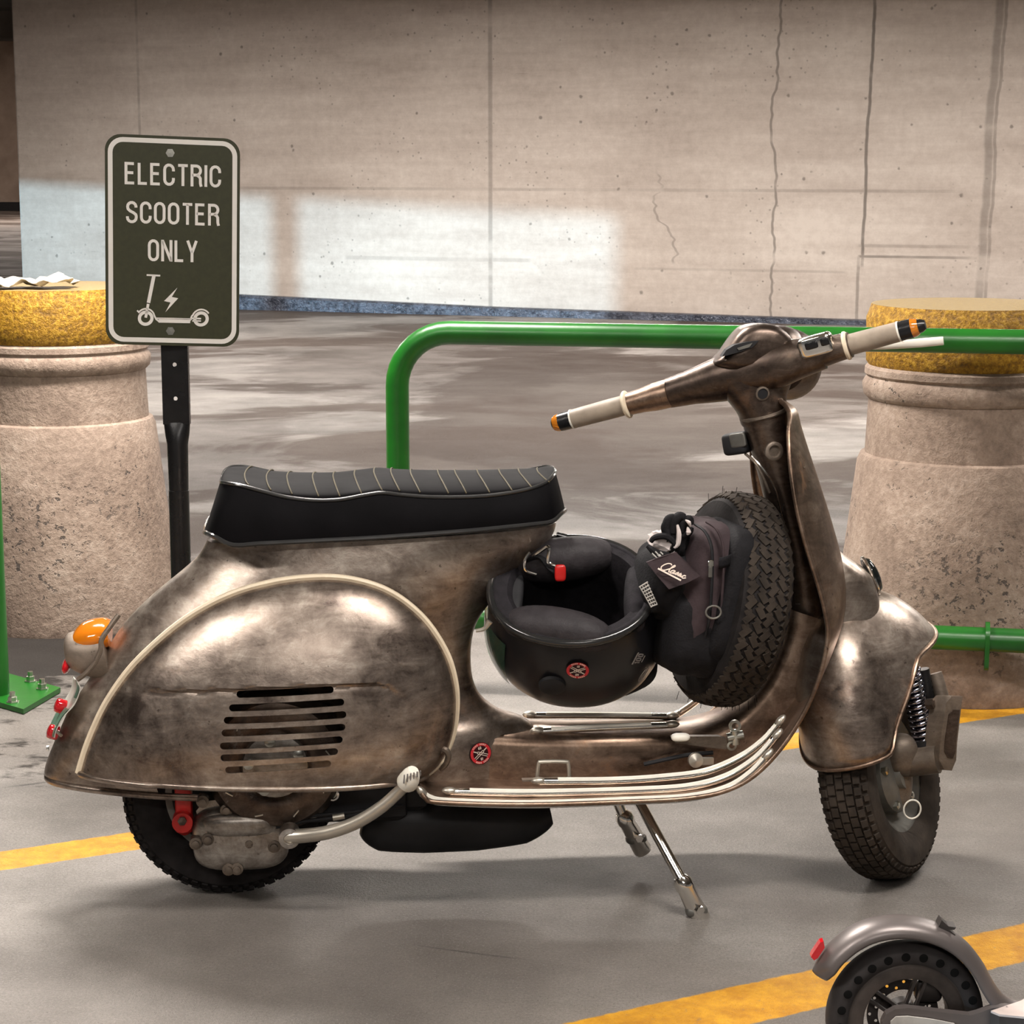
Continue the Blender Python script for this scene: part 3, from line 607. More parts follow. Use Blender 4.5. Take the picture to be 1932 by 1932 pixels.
# refine between the rings
fine_r = []
for i in range(len(rings)-1):
    for k in range(3):
        t = k/3; p0, p1, p2, p3 = [np.array(rings[j]) for j in (max(i-1, 0), i, i+1, min(i+2, len(rings)-1))]
        fine_r.append(.5*((2*p1)+(-p0+p2)*t+(2*p0-5*p1+4*p2-p3)*t*t+(-p0+3*p1-3*p2+p3)*t**3))
fine_r.append(np.array(rings[-1]))
def cut_bay(m):
    keep = []
    for f_ in m.f:
        c_ = np.mean([m.v[k_] for k_ in f_], axis=0)
        inside = c_[1] < -.075 and BAY[0][0] < c_[0] < BAY[1][0] and c_[2] < BAY[1][2] and ((c_[0]-(BAY[0][0]+BAY[1][0])/2)/((BAY[1][0]-BAY[0][0])/2))**2+(max(0, c_[2]-BAY[0][2])/(BAY[1][2]-BAY[0][2]))**2 < 1
        if not inside: keep.append(f_)
    m.f = keep; m.mi = [0]*len(keep); return m
BAY = (U(290, 1440, -.127), U(800, 1190, -.127))
body = sp('rear_body', cut_bay(loft(fine_r, True, False)), ['worn_steel'], smooth=60)
# rolled lower lip round the tail
lip = [U(92, 1461)*A(1, 0, 1)+A(0, y, 0) for y in ()]
low = [p for p in fine_r[-1] if p[0] < -.03]
low.sort(key=lambda p: math.atan2(p[1], -(p[0]+.05)))
lp = [np.array(p)+A(-.002, 0, 0) for p in low]
sp('rolled_lip', tube(lp, .0065, 10), ['worn_steel'], body)

# ---- side cowl
Y0 = -.127
CT = [(150, 1458), (168, 1400), (200, 1330), (245, 1265), (300, 1210), (350, 1170), (400, 1140), (450, 1118), (500, 1104), (550, 1095), (610, 1091), (660, 1095), (710, 1108), (750, 1128), (790, 1160), (820, 1197), (845, 1243), (858, 1290), (861, 1330), (857, 1375), (845, 1415), (828, 1443), (806, 1462)]
ct = [U(x, y, Y0) for x, y in CT]; cts = np.array(spline(ct, 8))
top_i = int(np.argmax(cts[:, 2])); lef = cts[:top_i+1]; rig = cts[top_i:][::-1]
zb_c = max(lef[0][2], rig[0][2]); zt_c = cts[top_i][2]
def cowl_pt(ze, s, B=.108):                                 # ze 0 at the foot .. 1 at the top, s -1..1 rear to front
    zl = lef[0][2]+(zt_c-lef[0][2])*ze; zr = rig[0][2]+(zt_c-rig[0][2])*ze
    xl = np.interp(zl, lef[:, 2], lef[:, 0]); xr = np.interp(zr, rig[:, 2], rig[:, 0])
    x = (xl+xr)/2+(xr-xl)/2*s; z = zl+(zr-zl)*(s+1)/2
    s2 = s-.10*(1-s*s)
    h = max(0, 1-abs(s2)**2.3)**.62*max(0, 1-ze**2.15)**.60
    # the lower half turns back under a little
    h *= 1-.10*(1-min(1, ze/.22))**2
    return x, z, h, B
def crease(x):                                              # z of the pressed crease as a function of x
    return np.interp(x, CRX, CRZ)
cr = [U(px, py, -.225) for px, py in ((290, 1319), (340, 1316), (420, 1309), (520, 1303), (640, 1297), (700, 1297), (735, 1303), (760, 1322))]
CRX = [c[0] for c in cr]; CRZ = [c[2] for c in cr]
P = []
for i in range(111):
    ze = math.sin(PI/2*i/110); r = []
    for j in range(141):
        s = math.sin(PI/2*(-1+2*j/140)); x, z, h, B = cowl_pt(ze, s)
        d = B*h
        k = min(1, max(0, (x-CRX[0]+.03)/.06))*min(1, max(0, (CRX[-1]+.01-x)/.05)); q = min(1, max(0, (crease(x)-z+.004)/.010))
        d -= .0075*k*q*(3-2*q)*min(1, h*3)
        r.append((x, Y0-d, z))
    P.append(r)
cowl_m = grid(P)
cowl = sp('engine_cowl', cowl_m, ['worn_steel'], smooth=60, label='rounded engine cowl with eight cooling slots')
solid(cowl, .0025, -1)
SL = [(447, 628, 1318, 1308), (433, 648, 1343, 1331), (423, 652, 1366, 1354), (419, 650, 1389, 1377), (416, 645, 1413, 1400), (417, 636, 1435, 1422), (426, 623, 1458, 1445)]
cut = M()
for x0, x1, y0, y1 in SL:
    a, b = U(x0+5, y0, -.235), U(x1-5, y1, -.235); d = nrm(b-a); u = A(-d[2], 0, d[0]); hw = .0060; poly = []
    for t in np.linspace(90, 270, 9): t = math.radians(t); poly.append(a+d*hw*math.cos(t)+u*hw*math.sin(t))
    for t in np.linspace(-90, 90, 9): t = math.radians(t); poly.append(b+d*hw*math.cos(t)+u*hw*math.sin(t))
    extr([p+A(0, -.08, 0) for p in poly], A(0, .16, 0), cut)
boolean(cowl, cut)
foot = []
for j in range(0, 141, 3):
    s = math.sin(PI/2*(-1+2*j/140)); x, z, h, B = cowl_pt(0, s); foot.append((x, Y0-(B*h-(.0075 if CRX[0] < x < CRX[-1] else 0)*min(1, h*3)), z))
sp('rolled_edge', tube(foot, .0055, 10), ['worn_steel'], cowl)
tr_m = M(); rg = []
for k_, p in enumerate(cts):
    q = cts[min(k_+1, len(cts)-1)]-cts[max(k_-1, 0)]; q = nrm(q*A(1, 0, 1)); nn = A(-q[2], 0, q[0])
    if k_ > len(cts)-10: wd_ = .003
    else: wd_ = .0075 if k_ < len(cts)*.72 else .0075-.0055*(k_-len(cts)*.72)/(len(cts)*.28)
    rg.append([p+nn*(-.002)+A(0, .004, 0), p+nn*(-.002)+A(0, -.006, 0), p+nn*wd_*.5+A(0, -.0085, 0), p+nn*wd_+A(0, -.006, 0), p+nn*wd_+A(0, .004, 0)])
sp('cream_beading', loft(rg), ['cream_trim'], cowl, label='cream rubber beading around the cowl')
# far side cowl, plain
P2 = [[(p[0], -p[1], p[2]) for p in r] for r in np.array(cowl_m.v).reshape(111, 141, 3)[::3, ::3]]
c2 = sp('side_cowl', grid(P2), ['worn_steel'], smooth=60); solid(c2, .0025, -1)

# ---- seat
ST = [(386, 417, 908, 909, .026, .040), (388, 418, 904, 910, .060, .072), (394, 424, 898, 911, .085, .100), (408, 436, 894, 913, .100, .118), (440, 458, 891, 917, .110, .128), (490, 500, 889, 928, .116, .133),
      (540, 540, 889, 938, .119, .135), (590, 590, 889, 944, .121, .136), (640, 640, 888, 943, .121, .136), (690, 690, 884, 934, .121, .136), (722, 722, 881, 930, .121, .136), (760, 760, 883, 934, .120, .135),
      (820, 820, 884, 938, .119, .134), (900, 900, 884, 937, .117, .131), (960, 955, 884, 931, .112, .126), (1005, 1000, 884, 922, .100, .116), (1040, 1030, 884, 910, .080, .098), (1058, 1043, 884, 898, .055, .066), (1066, 1048, 886, 890, .022, .030)]
def bot_y(px): return np.interp(px, [386, 440, 560, 700, 800, 900, 1000, 1040, 1068], [1003, 1027, 1021, 1014, 1007, 999, 989, 983, 960])
def seat_ring(i):
    xb, xt, yt, yp, wp, wb = i; zt = U(xt, yt, wp*.55)[2]; xT = U(xt, yt, 0)[0]; pp = U(xt, yp, -wp); bb = U(xb, bot_y(xb), -wb); r = []
    ztop = max(zt, pp[2]+.004); xt_ = pp[0]
    for k in range(13):                                     # side from foot to piping (near)
        t = k/12; r.append((bb[0]+(xt_-bb[0])*t, -(wb+(wp-wb)*t**1.3+.006*math.sin(PI*t)), bb[2]+(pp[2]-bb[2])*t))
    for k in range(1, 20):
        t = k/20; a = PI*t; r.append((xt_, -wp*math.cos(a)*.995, pp[2]+(ztop-pp[2])*math.sin(a)**.75))
    far = [(q[0], -q[1], q[2]) for q in r[:13]][::-1]
    return r+far
seat_r = [np.array(seat_ring(s)) for s in ST]
def dense(Rs, k):
    out = []
    for i in range(len(Rs)-1):
        for j in range(k):
            t = j/k; p0, p1, p2, p3 = Rs[max(i-1, 0)], Rs[i], Rs[i+1], Rs[min(i+2, len(Rs)-1)]
            out.append(.5*((2*p1)+(-p0+p2)*t+(2*p0-5*p1+4*p2-p3)*t*t+(-p0+3*p1-3*p2+p3)*t**3))
    out.append(Rs[-1]); return out
sr = dense(seat_r, 5)
seat = sp('seat', loft(sr), ['vinyl'], smooth=50, label='black vinyl bench seat')
rim = [r[12]+A(0, -.001, .0005) for r in sr]+[r[len(r)-13]+A(0, .001, .0005) for r in sr][::-1]
sp('piping', tube(rim, .0032, 8, closed=True), ['piping'], seat)
rim2 = [r[0]+A(0, 0, -.001) for r in sr]+[r[-1]+A(0, 0, -.001) for r in sr][::-1]
sp('lower_piping', tube(rim2, .0042, 8, closed=True), ['piping'], seat)
st = M(); cnt = 0
xs = np.array([r[16][0] for r in sr])
for px in (468, 508, 549, 589, 630, 671, 707, 742, 783, 824, 865, 905, 945, 985, 1018):
    x = U(px-4, 900, 0)[0]; i = int(np.argmin(abs(xs-x))); r = sr[i]
    tube([r[k]+A(.012*(abs(k-22)/10)**1.5, 0, .0006) for k in range(13, 32)], .0013, 6, st)
o = sp('stitching', st, ['gold_thread'], seat, label='thin gold stitching across the quilted seat top')

# ---- leg shield with floor board: one swept sheet
LS = [((794, 1492), .200, 0), ((803, 1506), .205, 0), ((830, 1514), .205, 0), ((1000, 1518), .205, 0), ((1200, 1512), .205, 0), ((1300, 1506), .205, 0), ((1370, 1492), .205, .004), ((1425, 1462), .205, .012), ((1475, 1410), .205, .022), ((1520, 1340), .205, .034), ((1548, 1270), .204, .05),
      ((1562, 1200), .202, .065), ((1556, 1150), .200, .078), ((1543, 1100), .196, .085), ((1524, 1040), .190, .088), ((1508, 980), .182, .085), ((1497, 920), .170, .075), ((1490, 860), .152, .060), ((1488, 815), .130, .045), ((1491, 785), .105, .030), ((1484, 768), .080, .016), ((1474, 758), .052, .006)]
rows = []
for (px, py), w, sw in LS:
    e = U(px, py, -w); r = []
    for t in np.linspace(-1, 1, 41): r.append(np.array([e[0]+sw*(1-abs(t)**2.2), w*t, e[2]]))
    rows.append(np.array(r))
# make the floor board level with the edge height of the middle
rows = dense(rows, 4)
shield = sp('leg_shield', grid(rows), ['floor_worn_steel'], smooth=60, label='leg shield and floor board in one curved steel sheet'); solid(shield, .003, 0)
edge = [r[0] for r in rows]
top_edge = [rows[-1][k] for k in range(0, 41)]
sp('rolled_edge', tube(edge+top_edge[1:]+[r[-1] for r in rows][::-1][1:], .0042, 10), ['floor_worn_steel'], shield)
def shield_pt(s_, t_):                                      # s_: row index float
    i = int(min(max(s_, 0), len(rows)-1.001)); f_ = s_-i; r = rows[i]*(1-f_)+rows[i+1]*f_; k = (t_+1)*20; j = int(min(k, 39)); g = k-j; return r[j]*(1-g)+r[j+1]*g

# ---- centre tunnel rising into the shield
TN = [(850, 1384, .048), (920, 1386, .058), (990, 1388, .065), (1080, 1390, .067), (1200, 1388, .067), (1280, 1386, .066), (1340, 1376, .064), (1390, 1352, .060), (1430, 1312, .058), (1462, 1262, .055), (1484, 1205, .052), (1494, 1150, .050)]
tr = []
for i, (px, py, w) in enumerate(TN):
    top = U(px, py, -w+.01)
    if i < 6: nd = A(0, 0, -1); dep = .085
    else: a = math.radians([12, 32, 48, 58, 66, 72][i-6]); nd = A(math.sin(a), 0, -math.cos(a)); dep = .085
    r = []
    for q, wq in ((-1, 1), (0, 1)):
        pass
    pts = [(-w*1.05, dep), (-w*1.03, dep*.5), (-w, .018), (-w*.93, .006), (-w*.80, .0), (0, -.004), (w*.80, 0), (w*.93, .006), (w, .018), (w*1.03, dep*.5), (w*1.05, dep)]
    tr.append(np.array([top*A(1, 0, 1)+A(0, y, 0)+nd*d_ for y, d_ in pts]))
tr = dense(tr, 5); m = M(); grid(tr, m=m)
sp('tunnel', m, ['floor_worn_steel'], smooth=60)
# chrome runners with white rubber
def runner(path, r=.0052, far=False):
    P_ = spline(path, 6); m = tube(P_, r*1.35, 10, flat=(1, 1)); o = sp('floor_runner', m, ['chrome'], label='chrome floor runner with white rubber insert')
    up = A(0, -.35, .9)*(1 if not far else 1); up = nrm(up)
    tube_m = tube([p+up*r*.75 for p in P_[2:-2]], r*.95, 8); sp('rubber_insert', tube_m, ['white_rubber'], o)
    for e, f2 in ((P_[0], P_[2]), (P_[-1], P_[-3])): sp('end_cap', blob(np.array(e)+up*.002, np.array(frame(f2-np.array(e)))[[2, 0, 1]], (.014, .008, .007), 1, 1, 8, 12), ['pale_metal'], o)
ys = -.197
runner([U(796, 1496, ys), U(812, 1508, ys), U(850, 1514, ys), U(1000, 1518, ys), U(1200, 1511, ys), U(1300, 1505, ys), U(1370, 1488, ys), U(1415, 1460, ys), U(1448, 1426, ys)])
ys = -.165
runner([U(848, 1494, ys), U(1000, 1497, ys), U(1200, 1492, ys), U(1300, 1485, ys), U(1370, 1466, ys), U(1425, 1432, ys), U(1466, 1388, ys)])
ys = -.135
runner([U(1016, 1475, ys), U(1150, 1474, ys), U(1250, 1468, ys), U(1330, 1457, ys), U(1395, 1430, ys), U(1440, 1398, ys), U(1472, 1362, ys)])
runner([U(1014, 1380, -.035), U(1120, 1374, -.035), U(1268, 1368, -.035)], .0045)
runner([U(1000, 1350, .045), U(1120, 1350, .045), U(1268, 1352, .045)], .0045)
runner([U(1275, 1350, .17), U(1310, 1326, .17), U(1350, 1290, .17)], .005)

# ---- steering column cover behind the shield
CC = [((1400, 792), (1482, 768), .046), ((1410, 830), (1486, 800), .047), ((1424, 872), (1492, 850), .046), ((1437, 920), (1502, 905), .044), ((1450, 975), (1520, 965), .042), ((1466, 1040), (1540, 1030), .040), ((1480, 1110), (1556, 1100), .040), ((1488, 1180), (1570, 1170), .040)]
R_ = []
for a, b, w in CC:
    a, b = U(*a), U(*b); c = (a+b)/2; h = (b-a)/2
    R_.append(np.array([c+h*math.cos(t)+A(0, 1, 0)*w*math.sin(t) for t in np.linspace(0, 2*PI, 32, endpoint=False)]))
col = sp('steering_column_cover', loft(dense(R_, 3)), ['dark_worn_steel'])
sp('rolled_rim', tube([p for p in R_[0]], .004, 8, closed=True), ['dull_steel'], col)
c = U(1459, 851, -.047); m = lathe([(0, .017), (.006, .017), (.008, .014), (.008, .011), (.004, .009), (.004, .001)], c, (0.15, -1, 0.05), 32); sp('ignition_lock', m, ['dull_steel'], col, label='round keyed lock')
lathe([(0, .007), (.006, .007), (.007, .001)], c+A(0, -.003, 0), (.15, -1, .05), 24, m)
# dark square horn relay / indicator box on a bracket
c = U(1392, 836, .02); ax = [nrm(A(.75, -.62, .2)), nrm(A(.6, .78, 0)), A(0, 0, 1)]; ax[2] = np.cross(ax[0], ax[1]); ax = np.array(ax)
ab = sp('accessory_box', blob(c, ax, (.024, .022, .020), .35, .35, 12, 24), ['matt_black'], col, label='small black box with a grey glossy face')
sp('box_face', blob(c+A(-.004, -.021, .008), ax, (.016, .004, .013), .35, .35, 10, 20), ['rim_paint'], ab)
sp('bracket', tube([U(1406, 856, 0), U(1430, 880, -.03), U(1452, 930, -.03)], .0025, 6, k=4), ['dull_steel'], col)
sp('cable', tube([U(1418, 860, -.04), U(1440, 885, -.05), U(1462, 920, -.05), U(1478, 985, -.05)], .002, 6, k=5), ['chrome'], col)

# ---- nose (horn casting) on the front of the shield
R_ = []
for py, pr, w, back in ((985, 1546, .012, 1536), (1005, 1556, .026, 1540), (1030, 1574, .045, 1545), (1052, 1600, .060, 1550), (1075, 1634, .068, 1553), (1100, 1646, .072, 1556), (1125, 1652, .075, 1560), (1145, 1654, .076, 1560), (1150, 1654, .076, 1560)):
    f_, b_ = U(pr, py, 0), U(back, py+(8 if py > 1100 else 0), 0); zf = f_[2]; zb_ = zf-.055*max(0, (py-1060)/90)
    L_ = f_[0]-b_[0]; r = []
    for t in np.linspace(-1, 1, 25):
        a = t*PI/2; k = max(0, math.cos(a))**.62
        r.append(np.array([b_[0]+L_*k, w*spow(math.sin(a), .8)*1.25, zb_+(zf-zb_)*k]))
    R_.append(np.array(r))
nose = sp('nose_casting', loft(dense(R_, 3), True, True), ['worn_steel'], smooth=50)
c = U(1642, 1086, -.005); m = lathe([(-.004, .034), (.004, .034), (.010, .030), (.014, .018), (.015, .001)], c, nrm(A(1, -.05, .45)), 32)
sp('horn_grille', m, ['dark_glass'], nose, label='dark oval horn grille with chrome ring')
sp('grille_ring', tube([c+(np.array(frame(nrm(A(1, -.05, .45)))[0])*math.cos(t)+np.array(frame(nrm(A(1, -.05, .45)))[1])*math.sin(t))*.036 for t in np.linspace(0, 2*PI, 32, endpoint=False)], .003, 8, closed=True), ['chrome'], nose)
low_e = [r[k] for r in [R_[-1]] for k in range(25)]
sp('rolled_edge', tube(low_e, .004, 8), ['pale_metal'], nose)
# flaking emblem remains on the shield face
m = M(); e0 = [(1519, 872), (1526, 868), (1531, 880), (1534, 900), (1543, 908), (1537, 915), (1528, 908), (1522, 905), (1524, 890), (1518, 882)]
def on_shield(px, py):                                      # hit the swept sheet near its right half
    o_ = L(CPOS); d = RZ @ ray(px, py); best = None
    Rr = np.array(rows); t = ((Rr-o_)@d)/(d@d); dist = np.linalg.norm(o_+t[..., None]*d-Rr, axis=2); i, j = np.unravel_index(np.argmin(dist), dist.shape); tt = t[i, j]; return o_+d*(tt-.010)
pl = [on_shield(*p) for p in e0]; extr(pl, A(-.002, .008, 0), m)
sp('badge_remains', m, ['pale_metal'], shield, smooth=0, label='torn silver remains of a badge')

# ---- steering frame
RK = math.radians(16)
def steer(dl):
    a = A(-math.sin(RK), 0, math.cos(RK)); f0 = A(math.cos(RK), 0, math.sin(RK)); f = math.cos(dl)*f0+math.sin(dl)*A(0, 1, 0); nn = math.cos(dl)*A(0, -1, 0)+math.sin(dl)*f0
    return f, nn, a
# tyre builder
def tyre(c, n, R, w, rim, kind, name, mats, parent, up=(0, 0, 1), label=None):
    h = R-rim; prof = [(-w*.34, rim-.004), (-w*.40, rim+.004), (-w*.485, rim+h*.28), (-w*.5, rim+h*.5), (-w*.47, rim+h*.72), (-w*.40, R-.016), (-w*.30, R-.007), (-w*.15, R-.0045), (0, R-.004)]
    prof = prof+[(-x, r) for x, r in prof[:-1]][::-1]
    m = lathe(prof, c, n, 96, hint=up, cap=False)
    m.m(1); u, v, ww = frame(n, up); c = np.array(c)
    def blk(phi, b, lt, lb, hgt, skew=0, rad=None):
        rd = u*math.cos(phi)+v*math.sin(phi); tg = -u*math.sin(phi)+v*math.cos(phi)
        rr = np.interp(abs(b), [0, w*.15, w*.30, w*.40, w*.47], [R-.004, R-.0045, R-.007, R-.016, R-.03]); sl = math.atan(np.interp(abs(b), [0, w*.15, w*.30, w*.40, w*.5], [0, .1, .55, 1.1, 1.6]))*(1 if b > 0 else -1)
        rn = rd*math.cos(sl)+ww*math.sin(sl); bn = ww*math.cos(sl)-rd*math.sin(sl)
        t2 = tg*math.cos(skew)+bn*math.sin(skew); b2 = bn*math.cos(skew)-tg*math.sin(skew)
        box(c+rd*rr+ww*b, lt, lb, hgt*2, [t2, b2, rn], m)
    if kind == 'block':
        K = 58
        for i in range(K):
            p = 2*PI*i/K; pt = 2*PI*R/K
            for q, b in enumerate((-w*.16, 0, w*.16)): blk(p+(PI/K if q % 2 else 0), b, pt*.78, w*.135, .0045)
            for b in (-w*.30, w*.30): blk(p+PI/K*.5, b, pt*.62, w*.12, .005); 
            for b in (-w*.40, w*.40): blk(p, b, pt*.5, w*.10, .0045)
    else:
        K = 46
        for i in range(K):
            p = 2*PI*i/K; pt = 2*PI*R/K
            for q, b in enumerate((-w*.34, -w*.17, 0, w*.17, w*.34)):
                sk = .65*(1 if q % 2 else -1); off = (q*.5)*pt/R
                blk(p+off, b, pt*.80, w*.115, .003, sk)
                blk(p+off+pt/R*.42, b+w*.02, pt*.30, w*.13, .0026, -sk)
    return sp(name, m, mats, parent, smooth=30, label=label)
# front wheel
fw_, fn_, fa_ = steer(math.radians(60-5.5))
YF = 3.66
FC = Wd(1661, 1462, YF+.0); FR = .188
fwh = sp('front_wheel', lathe([(-.030, .100), (-.034, .112), (-.030, .114), (-.018, .102), (.018, .102), (.030, .114), (.034, .112), (.030, .100), (.012, .082), (.0, .045), (.0, .02)], FC, fn_, 64, cap=False), ['rim_paint'], label='grey steel front wheel rim')
tyre(FC, fn_, FR, .100, .110, 'block', 'tyre', ['dusty_tread', 'dusty_tread'], fwh, label='dusty black front tyre with block tread')
m = lathe([(-.02, .075), (.030, .070), (.036, .062), (.040, .03), (.050, .028), (.050, .001)], FC, fn_, 40); sp('brake_drum', m, ['rim_paint'], fwh)
for k in range(5):
    a = 2*PI*k/5+.3; u, v, w_ = frame(fn_); q = FC+(u*math.cos(a)+v*math.sin(a))*.062+fn_*.03; sp('wheel_nut', lathe([(0, .008), (.010, .008), (.012, .005)], q, fn_, 6), ['zinc'], fwh, smooth=20)
# trailing link, axle tube, spring, damper, on the vehicle's right side of the wheel
def SF(f, n_, a): return FC+fw_*f+fn_*n_+fa_*a
Wq = lambda px, py, dn=0.: Wd(px, py, YF-.03+dn)
hub0, hub1 = Wq(1690, 1442, .02), Wq(1770, 1432, -.01)
m = M(); cyl(hub0, hub1, .026, 32, m)
sus = sp('front_suspension', m, ['dull_steel'], label='front link with coil spring and damper')
m = M(); d_ = nrm(hub1-hub0); 
arm = [(1752, 1322), (1766, 1310), (1800, 1312), (1808, 1330), (1798, 1440), (1788, 1458), (1768, 1456), (1752, 1440), (1748, 1400)]
pl = [Wq(x-2, y, .0) for x, y in [(1757, 1325), (1768, 1312), (1788, 1312), (1784, 1345), (1778, 1400), (1776, 1432), (1768, 1452), (1754, 1450), (1744, 1432), (1746, 1400)]]
extr(pl, nrm(fn_*A(1, 1, .4))*.030-fw_*.0, m); sp('link_arm', m, ['dull_steel'], sus, smooth=30)
pl2 = [p+nrm(fn_*A(1, 1, .4))*.031+ (np.mean(pl, axis=0)-p)*.35 for p in pl]; sp('recess_shade', extr(pl2, fn_*.0015), ['dark_worn_steel'], sus, smooth=0)  # thin raised plate, coloured darker to imitate a shaded recess
for px, py in ((1800, 1325), (1752, 1328)):
    q = Wq(px, py, 0); sp('link_bolt', lathe([(0, .010), (.014, .010), (.016, .006)], q-fn_*.004, fn_, 6), ['dark_worn_steel'], sus, smooth=20)
sa, sb_ = Wq(1716, 1262, .02), Wq(1742, 1398, .02); d = nrm(sb_-sa); u, v, _ = frame(d); ln = np.linalg.norm(sb_-sa); NT = 13
hel = [sa+d*ln*t+(u*math.cos(2*PI*NT*t)+v*math.sin(2*PI*NT*t))*.0165 for t in np.linspace(0, 1, NT*18)]
sp('coil_spring', tube(hel, .0042, 8), ['blue_chrome'], sus, smooth=60); m = M(); cyl(sa, sb_, .011, 16, m); cyl(sb_-d*.006, sb_+d*.012, .022, 24, m); sp('spring_core', m, ['matt_black'], sus)
da, db = Wq(1742, 1262, .03), Wq(1762, 1372, .03); m = M(); cyl(da, db, .011, 20, m); sp('damper', m, ['black_metal'], sus)
m = M(); cyl(Wq(1764, 1270, .04), Wq(1778, 1318, .03), .013, 20, m); sp('damper_top', m, ['dull_steel'], sus)
m = M(); blob(Wq(1700, 1425, .01), np.eye(3), (.030, .03, .040), .8, .8, m=m); blob(Wq(1690, 1478, .02), np.eye(3), (.030, .03, .055), .9, .9, m=m); sp('fork_foot', m, ['dull_steel'], sus)
sp('brake_lever', tube([Wq(1672, 1480), Wq(1678, 1500), Wq(1692, 1516), Wq(1702, 1524)], [.007, .006, .005, .004], 8, k=4), ['floor_worn_steel'], sus)
rc = Wq(1721, 1527, -.02); u, v = A(1, 0, .0), A(0, 0, 1)
sp('cable_loop', tube([rc+(u*math.cos(t)*.90-v*math.sin(t)*1.0)*.0175 for t in np.linspace(0, 2*PI, 32, endpoint=False)], .0017, 8, closed=True), ['white_rubber'], sus, label='thin white ring of cable')
# front mudguard: a domed shell with a sloped, cut away right side
H_ = .250; LF, WF = .205, .122; FB = FC+fa_*.088+fw_*.030+fn_*.008
def mg(al, v, out=0):
    ca, sa_ = math.cos(al), math.sin(al); t = (1+ca)/2                # ca=-1 rear, +1 front ; sa>0 right side
    q = min(1, max(0, (t-.10)/.34)); hb = .15*(t**1.15) if sa_ < 0 else .125*q*q*(3-2*q)+.02*t-.02*math.exp(-((al-2.9)/.5)**2)*0
    z = hb+(H_-hb)*math.sin(v*PI/2)
    k = max(0, 1-(max(0, z)/H_)**2.6)**(1/2.3)
    fx = spow(ca, .95)*LF*(.92+.10*(1-z/H_)); nx = spow(sa_, .85)*WF*(1.0-.15*max(0, z/H_))
    if sa_ > 0:                                             # side flare over the suspension link, with a hollow behind it
        g = math.exp(-((al-1.35)/.62)**2); nx += .050*g*(1-.5*z/H_); hol = math.exp(-((al-2.15)/.22)**2); nx -= .024*hol*(1-z/H_)
    return FB+fa_*z+fw_*fx*k+fn_*nx*k
P = [[mg(2*PI*i/72, j/24) for j in range(25)] for i in range(72)]
mud = sp('front_mudguard', grid(P, cu=True), ['worn_steel'], smooth=60, label='bare steel front mudguard'); solid(mud, .003, -1)
sp('rolled_edge', tube([p[0] for p in P], .0038, 8, closed=True), ['floor_worn_steel'], mud)

# ---- handlebar
HC = U(1432, 703, 0); yc = float((np.linalg.inv(RZ)@HC+ROOT)[1])
HR, HL = Wd(1747, 612, yc-.11), Wd(1042, 801, yc+.11)
bx = nrm(HR-HL)
def on_bar(px): 
    t = (px-1042)/(1747-1042); return HL+(HR-HL)*t
def bar(p0, p1, rs, seg=28, name='x', mats=None, par=None, fl=(1, 1), **k): return sp(name, tube([on_bar(x) for x in np.linspace(p0, p1, len(rs))], rs, seg, flat=fl, hint=(0, 0, 1)), mats, par, **k)
head = bar(1272, 1562, [.027, .031, .038, .044, .045, .042, .035, .030], name='headset', mats=['dark_worn_steel'], fl=(.82, 1), label='dark worn headset with raised binnacle')
bar(1194, 1274, [.0205, .022, .0255, .0262], name='gearshift_sleeve', mats=['floor_worn_steel'], par=head)
bar(1560, 1612, [.0265, .024, .0225], name='throttle_sleeve', mats=['dark_worn_steel'], par=head)
for (a_, b_, e0_, e1_, cc_) in ((1192, 1082, 1082, 1058, 1042), (1604, 1700, 1700, 1722, 1746)):
    sgn_ = 1 if b_ > a_ else -1
    g = bar(a_, b_, [.0185, .0185, .018, .0175], name='hand_grip', mats=['grip_rubber'], label='beige rubber hand grip')
    bar(a_-sgn_*4, a_+sgn_*6, [.020, .0255, .0255, .0225], name='grip_flange', mats=['cream_trim'], par=g)
    bar(e0_, e1_, [.0172, .0168], name='bar_end_sleeve', mats=['black_metal'], par=g)
    bar(e0_-sgn_*2, e0_+sgn_*1, [.0182, .0182], name='white_ring', mats=['white_rubber'], par=g)
    bar(e1_, e1_+sgn_*12, [.0168, .0160, .0135], name='bar_end_lens', mats=['amber_lens'], par=g, label='orange bar end indicator lens')
    bar(e1_+sgn_*11, cc_, [.0125, .0115, .008], name='bar_end_cap', mats=['black_metal'], par=g)
# head dome (top of the headlamp housing) and binnacle ramp
fa2, fn2, aa2 = steer(math.radians(72-5.5))
dome_c = on_bar(1462)+aa2*.000+fa2*.080
sp('headlamp_housing', blob(dome_c, [fn2, fa2, aa2], (.056, .066, .056), .9, .85, 20, 36), ['dark_worn_steel'], head)
m = lathe([(0, .060), (.012, .058), (.026, .046), (.034, .020), (.036, .001)], on_bar(1470)+fa2*.115-aa2*.018, nrm(fa2-aa2*.12), 40)
sp('headlamp_lens', m, ['dark_glass'], head)
sp('headlamp_rim', lathe([(-.05, .045), (-.02, .062), (0, .066), (.012, .064), (.014, .058)], on_bar(1470)+fa2*.105-aa2*.020, nrm(fa2-aa2*.12), 40), ['dark_worn_steel'], head)
